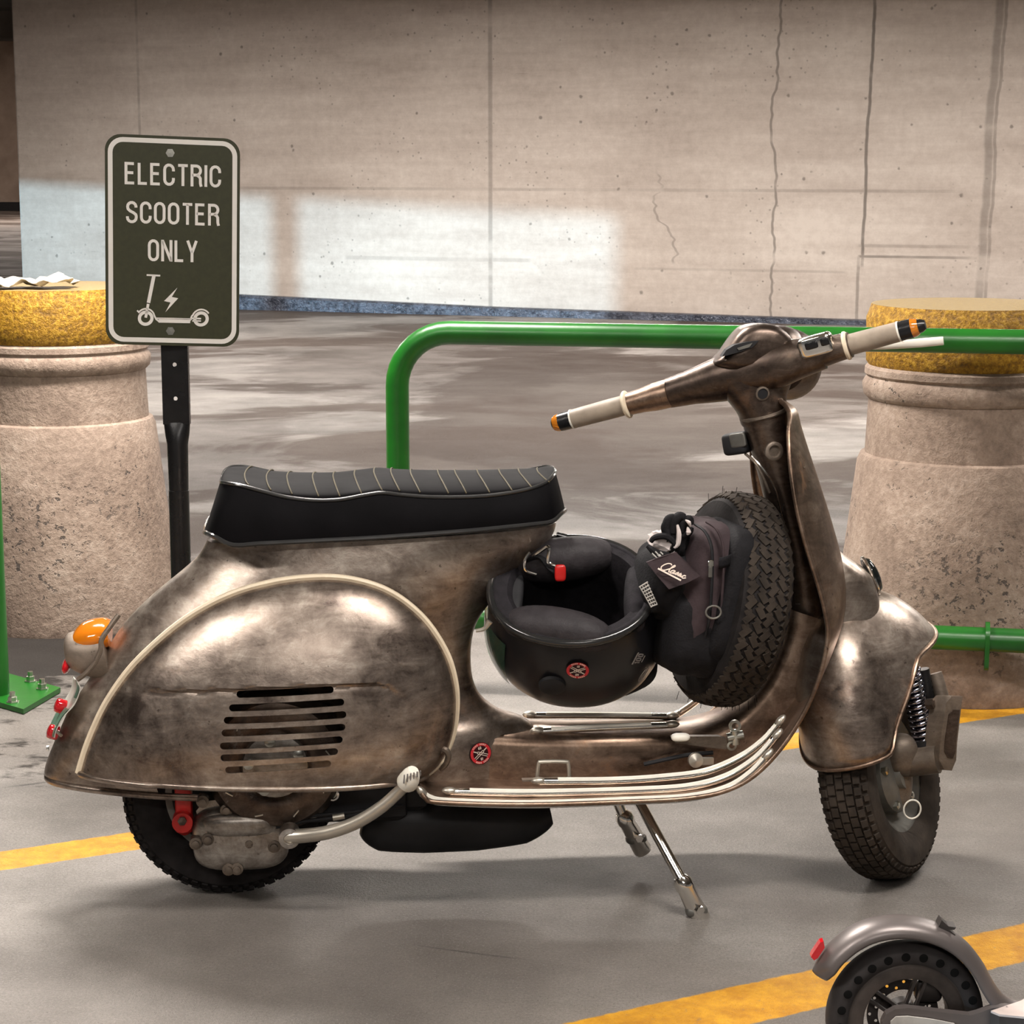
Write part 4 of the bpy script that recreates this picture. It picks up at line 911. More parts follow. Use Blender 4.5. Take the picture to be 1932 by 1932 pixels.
# raised ramp on the rider's side with the dark speedometer slot
rp = [Wd(x, y, yc-.035) for x, y in ((1352, 690), (1366, 668), (1392, 632), (1412, 617), (1440, 612), (1470, 617), (1492, 634), (1503, 655), (1508, 668), (1470, 690), (1400, 700))]
m = M(); R_ = []
for d_, k in ((-.014, .30), (-.012, .70), (-.004, .93), (.010, 1.0), (.035, 1.0), (.07, .92), (.09, .6)):
    cen = np.mean(rp, axis=0); R_.append([cen+(p-cen)*k+A(0, 1, 0)*d_ for p in spline(rp, 4, True)])
sp('binnacle', loft(R_), ['dark_worn_steel'], head, smooth=50)
slot = [Wd(x, y, yc-.056) for x, y in ((1362, 673), (1371, 660), (1386, 651), (1410, 645), (1432, 643), (1420, 655), (1400, 663), (1378, 669))]
sp('speedometer', extr(slot, A(0, .02, 0)), ['matt_black'], head, smooth=0, label='black speedometer slot')
sl2 = [Wd(x, y, yc-.058) for x, y in ((1394, 661), (1391, 657), (1420, 647), (1414, 655))]; sp('speedometer_glass', extr(sl2, A(0, .003, 0)), ['rim_paint'], head, smooth=0)
# neck
R_ = []
for cx_, cy_, rx, ry in ((1428, 700, .078, .042), (1428, 715, .072, .042), (1429, 733, .062, .042), (1432, 755, .050, .041), (1438, 775, .043, .041), (1441, 792, .041, .040), (1442, 797, .039, .038)):
    c = U(cx_, cy_, 0); R_.append(np.array([c+A(1, 0, .18)*rx*math.cos(t)+A(0, 1, 0)*ry*math.sin(t) for t in np.linspace(0, 2*PI, 36, endpoint=False)]))
sp('neck', loft(dense(R_, 3)), ['dark_worn_steel'], head)
c = U(1438, 742, -.0415); m = lathe([(0, .0125), (.003, .0125), (.004, .0095)], c, (0.08, -1, -.1), 28, cap=False); sp('lock_hole_rim', m, ['dull_steel'], head); sp('lock_hole', lathe([(0, .0098), (.0025, .0098)], c, (.08, -1, -.1), 24), ['matt_black'], head, smooth=0)
# chrome switch and lever
c = on_bar(1549)+aa2*.018-A(0, .020, 0); ax = np.array([bx, nrm(np.cross(aa2, bx)), aa2]); ax[2] = np.cross(ax[0], ax[1])
sw = sp('light_switch', blob(c, ax, (.031, .015, .018), .35, .4, 12, 24), ['chrome'], head, label='chrome light switch')
for dx, dz, rx in ((-.010, .004, .012), (.014, .004, .008)): sp('switch_button', blob(c+bx*dx-A(0, .013, 0)+aa2*dz, ax, (rx, .005, .007), .4, .4, 8, 16), ['black_metal'], sw)
sp('brake_lever', tube([on_bar(1612)+fa2*.035-aa2*.01, Wd(1668, 652, yc-.04), Wd(1735, 647, yc-.05), Wd(1780, 643, yc-.06)], [.006, .007, .008, .0075], 12, k=6, flat=(1, .7)), ['white_rubber'], head, label='white sheathed brake lever')
sp('clutch_lever', tube([on_bar(1195)+fa2*.03-aa2*.012, on_bar(1150)+fa2*.055-aa2*.012, on_bar(1080)+fa2*.06-aa2*.01], [.006, .006, .006, .007], 10, k=6), ['pale_metal'], head)

# ---- rear wheel, engine, muffler, stand, kick lever
RC = A(U(433, 1500)[0], 0, .187)
rw = sp('rear_wheel', lathe([(-.034, .100), (-.036, .112), (-.018, .104), (.018, .104), (.036, .112), (.034, .100), (.01, .08), (0, .05), (0, .02)], RC, (0, -1, 0), 56, cap=False), ['rim_paint'])
tyre(RC, (0, -1, 0), .187, .098, .112, 'block', 'tyre', ['tread', 'tread'], rw, label='black rear tyre')
eng = sp('engine_case', blob(U(455, 1575, -.075), np.eye(3), (.085, .045, .058), .55, .6, 20, 40), ['aluminium'], label='cast aluminium engine case with bolts')
m = M(); blob(U(455, 1548, -.082), np.eye(3), (.072, .042, .024), .6, .6, 16, 32, m=m); sp('case_cover', m, ['aluminium'], eng)
m = M(); 
pl = [U(x, y, -.085) for x, y in ((370, 1530), (385, 1512), (420, 1508), (470, 1540), (520, 1545), (560, 1562), (552, 1590), (515, 1600), (478, 1625), (430, 1640), (405, 1600), (378, 1570))]
extr(pl, A(0, .05, 0), m); sp('gasket_flange', m, ['aluminium'], eng, smooth=30)
for px, py in ((392, 1584), (470, 1592), (369, 1592), (517, 1598), (382, 1513), (427, 1529), (431, 1641), (447, 1640)):
    c = U(px, py, -.118 if py > 1570 else -.11); sp('case_bolt', lathe([(-.02, .011), (0, .011), (.001, .007), (.006, .0065), (.007, .003)], c, (0, -1, 0), 16), ['dull_steel'], eng)
fan_c = U(520, 1432, -.085)
fan = sp('fan_cover', lathe([(-.02, .128), (.012, .126), (.034, .110), (.040, .080), (.034, .055), (.028, .050), (.028, .001)], fan_c, (0, -1, 0), 56), ['dark_worn_steel'], label='round pressed steel fan cover')
m = M()
for k in range(9):
    a = 2*PI*k/9+.2; p = fan_c+A(math.cos(a), 0, math.sin(a))*.094+A(0, -.040, 0); box(p, .014, .004, .002, [A(-math.sin(a+.5), 0, math.cos(a+.5)), A(0, 1, 0), A(math.cos(a+.5), 0, math.sin(a+.5))], m)
sp('cooling_vanes', m, ['pale_metal'], fan, kind='stuff')
sp('hub_casting', lathe([(.026, .062), (.044, .056), (.048, .035), (.044, .018), (.044, .001)], fan_c, (0, -1, 0), 32), ['aluminium'], fan)
for k in range(5):
    a = 2*PI*k/5+.5; sp('cover_screw', lathe([(.038, .009), (.052, .009), (.054, .004)], fan_c+A(math.cos(a), 0, math.sin(a))*.046, (0, -1, 0), 16), ['zinc'], fan)
c = U(628, 1498, -.10); sp('frame_bolt', lathe([(0, .011), (.006, .011), (.007, .008), (.004, .007), (.004, .001)], c, (0, -1, 0), 20), ['chrome'], eng)
m = M(); box(U(640, 1508, -.05), .24, .06, .07, m=m, bev=.01); box(U(700, 1496, -.03), .20, .08, .05, m=m, bev=.01); sp('engine_block', m, ['matt_black'], eng)
for k, dz in enumerate((0, .009)): sp('control_cable', tube([U(480, 1572, -.11)+A(0, 0, dz), U(560, 1552, -.11)+A(0, 0, dz), U(650, 1540, -.10)+A(0, 0, dz*.7), U(760, 1520, -.08)], .0035, 8, k=5), ['matt_black'], eng)
m = M(); cyl(U(628, 1543, -.112), U(650, 1539, -.112), .006, 12, m); sp('cable_ferrule', m, ['pale_metal'], eng)
sh = sp('rear_shock', box((U(348, 1510, -.07)+U(346, 1535, -.07))/2, .030, .03, .10, bev=.008), ['red_paint'], label='red rear shock mount')
m = M(); lathe([(0, .018), (.03, .018)], U(345, 1548, -.085)+A(0, .015, 0), (0, -1, 0), 24, m); sp('eyelet', m, ['red_paint'], sh); sp('eyelet_bolt', lathe([(0, .008), (.006, .008), (.007, .004)], U(344, 1548, -.10), (0, -1, 0), 6), ['dark_worn_steel'], sh, smooth=20)
sp('muffler', tube([U(690, 1545, -.03), U(720, 1556, -.03), U(800, 1556, -.03), U(900, 1553, -.03), U(990, 1548, -.03), U(1040, 1538, -.03)], [.016, .034, .037, .036, .030, .012], 32, k=8, flat=(1.4, 1)), ['muffler_black'], label='black exhaust muffler')
kick = sp('kick_starter', tube([U(535, 1578, -.16), U(570, 1577, -.17), U(620, 1570, -.19), (U(670, 1553, -.205)), U(715, 1526, -.215), U(748, 1498, -.22), U(768, 1478, -.225)], [.013, .0125, .012, .0115, .011, .0105, .010], 16, k=8), ['pale_metal'], label='curved cast kick start lever')
sp('kick_hub', lathe([(-.03, .018), (.008, .018), (.010, .010), (.006, .008), (.006, .001)], U(546, 1580, -.165), (0, -1, 0), 24), ['aluminium'], kick)
m = tube([U(764, 1482, -.215), U(772, 1470, -.225), U(780, 1452, -.235)], [.014, .0185, .018, .015, .009], 20, k=4); sp('kick_rubber', m, ['white_rubber'], kick, label='ribbed white rubber pedal')
m = M()
for k in range(6):
    p = U(764, 1478, -.22)+ (U(780, 1462, -.235)-U(764, 1478, -.22))*1.0*(k/5); 
for k in range(6):
    a = U(762+k*6.3, 1478-k*3.0, -.243); b = U(763+k*6.0, 1462-k*1.5, -.247); tube([a, b], .0012, 6, m)
sp('kick_ribs', m, ['grey_print'], kick, smooth=0)
# centre stand
def foot(a, b, c, name, near=True):
    o = sp(name, tube([a, b], .0095, 16), ['chrome'], label='chromed stand leg with metal boot')
    d = nrm(b-a); sp('boot', lathe([(-.008, .012), (0, .0165), (.012, .017), (.016, .015), (.075, .0175), (.082, .014)], b, nrm(c-b), 20), ['chrome'], o)
    sp('foot_bolt', lathe([(-.024, .008), (.024, .008)], c-nrm(c-b)*.008, (.3, -1, 0), 6), ['chrome'], o, smooth=20)
    sp('foot_pad', blob(c, np.eye(3), (.020, .016, .010), .7, .7, 8, 16), ['rim_paint'], o)
gf = L(G(1318, 1728)); ta = U(1205, 1512, -.10)
foot(ta, U(1287, 1662, gf[1]+.01), gf+A(-.004, 0, .010), 'stand_leg')
foot(U(1165, 1515, .02), U(1176, 1540, .02), U(1200, 1582, .02), 'stand_leg')
# ---- tail light, plate
tlp = [U(x, y, 0) for x, y in ((150, 1208), (185, 1195))]
c = U(160, 1236, 0); ax = np.array([nrm(A(.80, 0, -.6)), A(0, 1, 0), nrm(A(.6, 0, .80))])
R_ = []
for px, py, a_, w in ((126, 1228, .022, .035), (132, 1228, .030, .042), (150, 1230, .037, .050), (170, 1232, .041, .054), (190, 1232, .045, .056), (205, 1230, .046, .056)):
    q = U(px, py, 0); R_.append(np.array([q+nrm(A(-.12, 0, 1))*a_*spow(math.sin(t), .8)+A(0, 1, 0)*w*spow(math.cos(t), .8) for t in np.linspace(0, 2*PI, 32, endpoint=False)]))
tl = sp('tail_light', loft(dense(R_, 3)), ['dull_steel'], label='grey tail lamp housing with orange and red lenses')
R_ = []
for px, py, a_, w in ((136, 1203, .006, .020), (140, 1197, .016, .034), (155, 1191, .024, .044), (175, 1187, .027, .050), (195, 1184, .026, .050), (208, 1184, .022, .046)):
    q = U(px, py, 0)-A(0, 0, .010); R_.append(np.array([q+A(0, 0, 1)*a_*math.sin(t)+A(0, 1, 0)*w*math.cos(t) for t in np.linspace(0, 2*PI, 32, endpoint=False)]))
sp('orange_lens', loft(dense(R_, 3)), ['orange_lens'], tl, label='orange lens')
sp('red_lens', blob(U(126, 1255, -.01), np.array([nrm(A(1, 0, -.3)), A(0, 1, 0), nrm(A(.3, 0, 1))]), (.008, .035, .014), 1, 1, 12, 24), ['red_lens'], tl, label='red lens')
sp('bezel', tube([U(224, 1160, -.06), U(208, 1182, -.065), U(192, 1206, -.068), U(190, 1226, -.068), U(178, 1252, -.065), U(160, 1272, -.06), U(147, 1282, -.055)], .0045, 8, k=5), ['dull_steel'], tl)
pn = [U(148, 1290, -.075), U(151, 1302, -.077), U(140, 1330, -.078), U(120, 1352, -.077), U(106, 1378, -.075), U(103, 1392, -.075)]
pf = [U(139, 1277, .075), U(134, 1300, .075), U(122, 1322, .075), U(108, 1345, .075), U(97, 1368, .075), U(92, 1382, .075)]
pn2, pf2 = np.array(spline(pn, 5)), np.array(spline(pf, 5)); rowsP = [pn2+(pf2-pn2)*t for t in np.linspace(0, 1, 12)]
plate = sp('licence_plate', grid(rowsP), ['plate_white'], label='bent licence plate seen edge on'); solid(plate, .0015, 0)
sp('plate_band', grid([pn2[:9]+(pf2[:9]-pn2[:9])*t+A(-.002, 0, .001) for t in np.linspace(.0, .25, 5)]), ['plate_green'], plate)
sp('plate_band', grid([pn2[12:]+(pf2[12:]-pn2[12:])*t+A(-.002, 0, .001) for t in np.linspace(.0, 1, 5)]), ['plate_green'], plate)
for px, py, yy in ((110, 1331, -.0), (96, 1380, -.03)):
    q = U(px, py, yy); rf = sp('reflector', lathe([(-.012, .013), (0, .013), (.004, .012), (.006, .006)], q, nrm(A(-.85, -.25, .35)), 20), ['red_lens'], label='small round red reflector')
m = M(); tube([U(107, 1380, -.05), U(116, 1388, -.06)], .003, 8, m); cyl(U(92, 1412, -.02), U(88, 1412, -.02), .005, 8, m); sp('plate_screw', m, ['chrome'], plate)

# ---- small fittings on the near side
bh = sp('bag_hook', tube([U(1013, 1470, -.115), U(1016, 1442, -.115), U(1022, 1437, -.115), U(1066, 1437, -.115), U(1072, 1442, -.115), U(1074, 1468, -.115)], .0035, 8, k=5), ['pale_metal'])
m = M(); box(U(1030, 1470, -.115), .085, .014, .003, m=m); sp('hook_foot', m, ['dull_steel'], bh, smooth=0)
lt = sp('cowl_catch', tube([U(828, 1420, -.15), U(838, 1414, -.155), U(846, 1424, -.155), U(842, 1440, -.15), U(832, 1452, -.14)], [.005, .006, .006, .005, .004], 8, k=5), ['dull_steel'])
pd = [U(x, y, -.09) for x, y in ((1264, 1388), (1275, 1382), (1300, 1386), (1355, 1386), (1368, 1392), (1370, 1410), (1345, 1408), (1300, 1402), (1272, 1398))]
pe = sp('brake_pedal', extr(pd, A(0, -.012, 0)), ['dull_steel'], smooth=30, label='steel brake pedal with pale ribbed rubber')
sp('pedal_rubber', blob(U(1284, 1391, -.105), np.eye(3), (.017, .010, .007), .7, .7, 10, 20), ['white_rubber'], pe)
m = M()
for a, b, r_ in (((1372, 1392), (1402, 1386), .008), ((1386, 1378), (1388, 1404), .008)): cyl(U(*a, -.10), U(*b, -.10), r_, 14, m)
lathe([(0, .011), (.004, .011), (.004, .006)], U(1386, 1369, -.10), (0, -1, 0), 20, m, cap=False); lathe([(0, .009), (.004, .009), (.004, .005)], U(1380, 1406, -.10), (0, -1, 0), 20, m, cap=False)
sp('brake_switch', m, ['zinc'], pe)
m = lathe([(0, .014), (.006, .013), (.008, .006), (.010, .001)], U(1312, 1434, -.10), (0, -1, .1), 24); box(U(1330, 1436, -.10), .032, .006, .016, m=m, bev=.002); sp('pedal_stop', m, ['pale_metal'], pe)
sp('brake_cable', tube([U(1215, 1442, -.09), U(1260, 1432, -.09), U(1300, 1424, -.09), U(1345, 1420, -.09)], .004, 8, k=5), ['matt_black'], pe)
# round stickers
def sticker(parent, c, X, Yv, R, off=.0012):
    Nn = nrm(np.cross(X, Yv)); m = M(); a = lambda r0, r1, z, mi, n=40: (m.m(mi), grid([[c+X*r*math.cos(t)+Yv*r*math.sin(t)+Nn*z for r in (r0, r1)] for t in np.linspace(0, 2*PI, n, endpoint=False)], cu=True, m=m))
    a(.0001, R, off*.5, 0); a(R*.70, R*.95, off*.9, 1)
    m.m(2); z = Nn*off*.4; o = c+Nn*off
    rb = lambda pts, t, cl=False: ribbon([(p[0]*R, p[1]*R) for p in pts], t*R, X, Yv, o, z, m, cl)
    for sx in (1, -1):
        d = A(.62*sx, .36); q = A(-d[1], d[0])/np.linalg.norm(d)*.07; rb([d, d*.55], .09)
        for w in (1, -1): rb([d*.5, d*.42+q*w*1.2, -d*.95+q*w*1.2], .055)
    write('60', .22*R, .05*R, .3, X, Yv, o+Yv*.40*R, z, m); write('01', .20*R, .05*R, .3, X, Yv, o-Yv*.60*R, z, m)
    for a0, a1 in ((50, 135), (230, 310)):
        for k in range(9):
            if k == 4: continue
            t = math.radians(a0+(a1-a0)*k/8); dd = A(math.cos(t), math.sin(t)); tt = A(-dd[1], dd[0])*.032
            rb([dd*.76-tt, dd*.89-tt, dd*.89+tt, dd*.76+tt], .025)
    return build('round_sticker', m, ['decal_black', 'decal_red', 'cream_print'], parent, smooth=0, label='round red and black sticker with crossed lines, 60 above and 01 below')
bv = bpy.context.evaluated_depsgraph_get()
def hit(obj_, px, py):
    o_ = Vector(L(CPOS)); d = Vector(RZ @ ray(px, py)).normalized(); ok, loc, no, _ = obj_.ray_cast(o_, d); return (np.array(loc), np.array(no)) if ok else (None, None)
bpy.context.view_layer.update()
c, no = hit(body, 906, 1421)
if c is not None:
    if no[1] > 0: no = -no
    X = nrm(A(1, 0, .0)-no*no[0]); Yv = np.cross(no, X); r_ = math.radians(12); X2 = X*math.cos(r_)+Yv*math.sin(r_); Y2 = np.cross(no, X2)
    sticker(scooter, c+no*.0015, X2, Y2, .0205)

# ---- spare wheel strapped behind the shield
sn = nrm(A(-.95, -.17, .20)); SCn = Wd(1372, 1130, 3.62)
spw = sp('spare_wheel', lathe([(-.036, .100), (-.036, .112), (-.018, .104), (.018, .104), (.036, .112), (.034, .100), (.02, .06), (.02, .001)], SCn, sn, 48, cap=False), ['rim_paint'], label='spare wheel mounted upright behind the leg shield')
tyre(SCn, sn, .194, .098, .112, 'zig', 'spare_tyre', ['tread', 'dusty_tread'], spw, label='dusty spare tyre with zigzag tread')
u_, v_, w_ = frame(sn)
mh = M()
for k in range(46):
    t = rng.rand()*2*PI; b = rng.choice([-.03, .03, .045, -.045])*(.8+.3*rng.rand()); d = u_*math.cos(t)+v_*math.sin(t)
    tube([SCn+d*.184+w_*b, SCn+d*(.197+.005*rng.rand())+w_*b*1.02], .0005, 4, mh)
sp('tyre_hairs', mh, ['tread'], spw, smooth=0, kind='stuff')

class Thing:                                                # top-level thing standing on its own, geometry given in scooter coordinates (or world)
    def __init__(s, name, label, cat, base, local=True, group=None):
        s.b = np.array(base, float); w = (np.linalg.inv(RZ)@s.b+ROOT) if local else s.b
        s.r = root(name, label, cat, tuple(w), YAW if local else 0, group)
    def __call__(s, name, m, mats, parent=None, **k):
        m.v = [tuple(np.array(v)-s.b) for v in m.v]; return build(name, m, mats, parent or s.r, **k)

# ================================================================== HELMET, upside down on the floor tunnel
hc = nrm(A(.10, .60, -.76)); hf = A(-.97, -.02, .24); hf = nrm(hf-hc*(hf@hc)); hl = np.cross(hc, hf)       # crown, face, lateral
HO = Wd(1086, 1182, 3.60)
ht = Thing('helmet', 'black full-face helmet lying upside down on the scooter floor, opening towards the camera', 'helmet', HO+A(0, 0, -.14))
HP = lambda f, l, u: HO+hf*f+hl*l+hc*u
def hring(u, k, df=0, n=64, fr=.156, lr=.131): return [HP(fr*k*spow(math.cos(t), .95)+df, lr*k*spow(math.sin(t), .95), u) for t in np.linspace(0, 2*PI, n, endpoint=False)]
def kk(u): return (max(0, 1-(u/.152)**2.3))**(1/2.2) if u >= 0 else 1-.10*(-u/.10)**1.7
us = [-.100, -.09, -.07, -.05, -.025, 0, .025, .05, .075, .1, .12, .135, .146, .151]
sh_ = ht('shell', loft([hring(u, kk(u), .006*max(0, -u/.1)) for u in us]+[hring(.152, .02)], False, True), ['helmet_shell'], smooth=70, label='satin black helmet shell')
sh_d = np.array([hring(-.100, kk(-.1), .006)])[0]
ht('lining', loft([hring(-.099, kk(-.1)*.985, .006), hring(-.110, .86, .004), hring(-.108, .74, .002), hring(-.092, .67), hring(-.06, .64), hring(-.02, .68), hring(.03, .68), hring(.08, .58), hring(.11, .3), hring(.115, .02)], False, True), ['helmet_lining'], sh_)
ht('rim_trim', tube([p+hc*-.002 for p in sh_d], .0085, 12, closed=True), ['rubber_trim'], sh_)
ht('neck_roll', tube([p+hc*.000 for p in hring(-.104, .86, .003)], .007, 12, closed=True), ['helmet_lining'], sh_)
axh = np.array([hf, hl, hc])
ht('cheek_pad', blob(HP(.025, -.080, -.090), np.array([nrm(hf+hl*.18), nrm(hl-hf*.18), hc]), (.098, .037, .040), .9, .9, 16, 32), ['helmet_pad'], sh_, label='soft grey cheek pad')
ht('cheek_pad', blob(HP(.025, .080, -.090), np.array([nrm(hf-hl*.18), nrm(hl+hf*.18), hc]), (.098, .037, .040), .9, .9, 16, 32), ['helmet_pad'], sh_, label='soft grey cheek pad')
ht('nape_pad', blob(HP(-.108, 0, -.085), axh, (.022, .075, .030), .8, .8, 14, 28), ['helmet_lining'], sh_)
# visor round the face side, with hinge caps
P = []
for i, u in enumerate(np.linspace(-.055, .062, 9)):
    P.append([HP((.150*kk(u)+.010)*math.cos(t)+.004, (.126*kk(u)+.008)*math.sin(t), u) for t in np.linspace(-.75, 1.25, 40)])
vz = ht('visor', grid(P), ['green_visor'], label='dark green tinted visor'); 
for sgn in (1, -1): ht('visor_hinge', lathe([(0, .024), (.006, .023), (.009, .016), (.010, .001)], HP(.035, sgn*.130, .0), hl*sgn, 28), ['matt_black'], sh_)
ht('chin_vent', blob(HP(.118, 0, -.085), axh, (.028, .05, .012), .5, .5, 10, 20), ['matt_black'], sh_)
q = [Wd(1050, 1008, 3.63), Wd(1085, 1018, 3.63), Wd(1128, 1040, 3.62)]
vt = ht('rim_clip', tube(q, .008, 12, k=4, flat=(.6, 1)), ['black_metal'], sh_); ht('clip_highlight', tube([Wd(1092, 1026, 3.615), Wd(1114, 1037, 3.61)], .004, 8), ['zinc'], vt)
ht('crown_vent', blob(HP(-.105, .0, .125), np.array([nrm(hf+hc*.8), hl, nrm(hc-hf*.8)]), (.05, .045, .014), .6, .6, 10, 24), ['matt_black'], sh_)
# strap, steel loop and red buckle
st_ = ht('chin_strap', tube([Wd(1012, 1078, 3.60), Wd(1000, 1058, 3.58), Wd(1020, 1052, 3.57), Wd(1040, 1075, 3.56), Wd(1062, 1086, 3.55)], .011, 12, k=5, flat=(1, .4)), ['nylon'], sh_)
ht('buckle', blob(Wd(1057, 1081, 3.545), np.eye(3), (.010, .006, .015), .5, .5, 10, 20), ['red_paint'], st_, label='red strap buckle')
ht('steel_loop', tube([Wd(1000, 1042, 3.56), Wd(990, 1058, 3.56), Wd(992, 1076, 3.56), Wd(1012, 1084, 3.56)], .0028, 8, k=5), ['chrome'], st_)
hk = sp('luggage_hook', tube([Wd(1005, 1050, 3.57), Wd(1020, 1040, 3.56), Wd(1036, 1032, 3.55), Wd(1034, 1060, 3.55), Wd(1048, 1068, 3.55)], .0030, 8, k=5), ['chrome'], label='chrome hook under the seat nose')
ht('visor_lever', tube([Wd(924, 1172, 3.50), Wd(914, 1186, 3.50), Wd(898, 1190, 3.50)], [.006, .004, .003], 8, k=4), ['pale_metal'], sh_)
bpy.context.view_layer.update()
def thit(T, o, px, py):
    mw = o.matrix_world; mi = mw.inverted(); o_ = mi@Vector(CPOS); d = (mi.to_3x3()@Vector(ray(px, py))).normalized(); ok, loc, no, _ = o.ray_cast(o_, d)
    return (np.array(loc)+T.b, np.array(no)) if ok else (None, None)
def on_surf(T, o, px, py, rot, fn):
    c, no = thit(T, o, px, py)
    if c is None: return
    v = L(CPOS)-c
    if no@v < 0: no = -no
    X = nrm(A(1, 0, 0)-no*no[0]); Yv = np.cross(no, X); r_ = math.radians(rot); X2 = X*math.cos(r_)+Yv*math.sin(r_); fn(c-T.b, X2, np.cross(no, X2), no)
on_surf(ht, sh_, 1090, 1262, 178, lambda c, X, Y, no: sticker(sh_, c+no*.003, X, Y, .0205))
def t100(c, X, Y, no):
    m = M(); write('100', .012, .0022, .3, X, Y, c+no*.002, no*.0006, m); ribbon([(-.012, .0165), (.012, .0165)], .0035, X, Y, c+no*.002, no*.0006, m); ribbon([(-.006, -.006), (.007, -.006)], .0016, X, Y, c+no*.002, no*.0006, m)
    build('printed_100', m, ['grey_print'], sh_, smooth=0)
on_surf(ht, sh_, 1208, 1242, 60, t100)
def oval(c, X, Y, no):
    m = M(); ribbon([(x, y) for x, y in circ(20, .014, ry=.006)][:-1], .0016, X, Y, c+no*.002, no*.0006, m, True); ribbon([(-.008, 0), (-.003, .002), (.002, -.002), (.008, 0)], .0016, X, Y, c+no*.002, no*.0006, m)
    build('oval_print', m, ['grey_print'], sh_, smooth=0)
on_surf(ht, sh_, 1212, 1272, 52, oval)

# ================================================================== BAG STRAPPED TO THE SPARE WHEEL
bx0 = nrm(A(-.95, -.20, .22)); by0 = nrm(A(.2, -1, .0)); by0 = nrm(by0-bx0*(by0@bx0)); bz0 = np.cross(bx0, by0); bz0 = bz0 if bz0[2] > 0 else -bz0
BA = np.array([bx0, by0, bz0])
bt = Thing('tool_bag', 'black nylon bag with Classic flap strapped to the front of the spare tyre', 'bag', Wd(1310, 1250, 3.56))
bm_ = ht and bt('bag_body', blob(Wd(1322, 1112, 3.555), BA, (.058, .088, .125), .55, .55, 28, 44, wob=.012, wf=5), ['nylon_purple'], label='main compartment')
bt('lower_body', blob(Wd(1302, 1178, 3.55), BA, (.062, .086, .085), .6, .55, 24, 40, wob=.02, wf=4), ['nylon'], bm_)
bt('zip_panel', blob(Wd(1352, 1112, 3.55), BA, (.030, .094, .122), .5, .5, 24, 40, wob=.008), ['nylon'], bm_)
mp = bt('mesh_pocket', blob(Wd(1243, 1092, 3.55), BA, (.040, .070, .066), .75, .75, 20, 32, wob=.05), ['nylon'], bm_)
m = M()
for i in range(8):
    a = Wd(1206+i*3.2, 1108+i*5.2, 3.475); b = Wd(1222+i*2.6, 1098+i*6.0, 3.47); tube([a, b], .0013, 5, m)
for i in range(4): tube([Wd(1207+i*4.5, 1107-i*2.5, 3.474), Wd(1229+i*3.6, 1146-i*2, 3.474)], .0011, 5, m)
bt('mesh', m, ['pale_plastic'], mp, smooth=0, kind='stuff')
m = M()
for i in range(10): 
    x, y = 1222+rng.rand()*24, 1040+rng.rand()*10; tube([Wd(x, y, 3.480), Wd(x+5, y+5, 3.478)], .0014, 5, m)
bt('mesh', m, ['pale_plastic'], mp, smooth=0, kind='stuff')
ft = [Wd(1220, 1061, 3.478), Wd(1248, 1050, 3.470), Wd(1276, 1042, 3.466), Wd(1298, 1063, 3.462), Wd(1321, 1087, 3.460), Wd(1296, 1100, 3.452), Wd(1262, 1112, 3.448), Wd(1240, 1087, 3.462)]
fl = bt('flap', extr(ft, A(.0, .005, 0)), ['nylon_purple'], bm_, smooth=20, label='square grey-purple flap reading Classic')
fo = Wd(1270, 1078, 3.452); fX = nrm(Wd(1290, 1089, 3.450)-Wd(1244, 1069, 3.458)); fN = nrm(np.cross(ft[2]-ft[0], ft[6]-ft[0])); fN = fN if fN[1] < 0 else -fN; fX = nrm(fX-fN*(fX@fN)); fY = np.cross(fN, fX)
m = M(); k = .001
SCR = [[(5, 17), (2, 19), (-3, 17), (-7, 11), (-8, 5), (-4, 1), (1, 3), (6, 9)], [(6, 9), (11, 17), (9, 19), (7, 12), (8, 3), (11, 4)], [(17, 9), (13, 9), (11, 5), (13, 2), (17, 8), (16, 3), (19, 4)], [(19, 4), (23, 9), (23, 4), (20, 3)], [(24, 4), (28, 9), (28, 4), (25, 3)], [(30, 8), (30, 3), (33, 4)], [(38, 8), (35, 8), (33, 4), (36, 2), (40, 5)]]
for st_k in SCR: ribbon([(p[0]-15+p[1]*.25, p[1]*.85-6) for p in [tuple(q) for q in spline([(a*1.0, b*1.0) for a, b in st_k], 4)]], 1.9, fX*k, fY*k, fo+fN*.002, fN*.0008, m)
ribbon([(-26, -5.5), (-14, -6.5), (20, -9)], 2.8, fX*k, fY*k, fo+fN*.002, fN*.0008, m)
bt('classic_script', m, ['cream_print'], fl, smooth=0, label='cream script lettering reading Classic')
zp = [Wd(1312, 990, 3.50), Wd(1330, 1003, 3.475), Wd(1342, 1030, 3.463), Wd(1344, 1070, 3.458), Wd(1342, 1120, 3.456), Wd(1338, 1170, 3.460), Wd(1325, 1225, 3.475)]
bt('zip', tube(zp, .0045, 8, k=6, flat=(.5, 1)), ['matt_black'], bm_)
bt('piping', tube([p+A(.020, .004, .004) for p in zp], .0025, 8, k=6), ['nylon_purple'], bm_)
m = M(); box(Wd(1341, 1063, 3.447), .010, .006, .012, m=m, bev=.002); z_ = bt('zip_pull', m, ['zinc'], bm_, label='silver zip pull'); m = M(); box(Wd(1340, 1079, 3.445), .007, .003, .020, m=m, bev=.0012); bt('pull_tab', m, ['rim_paint'], z_)
rc_ = Wd(1346, 1155, 3.448); bt('d_ring', tube([rc_+A(math.cos(t)*.013, 0, math.sin(t)*.011) for t in np.linspace(0, 2*PI, 24, endpoint=False)], .0018, 8, closed=True), ['rim_paint'], bm_)
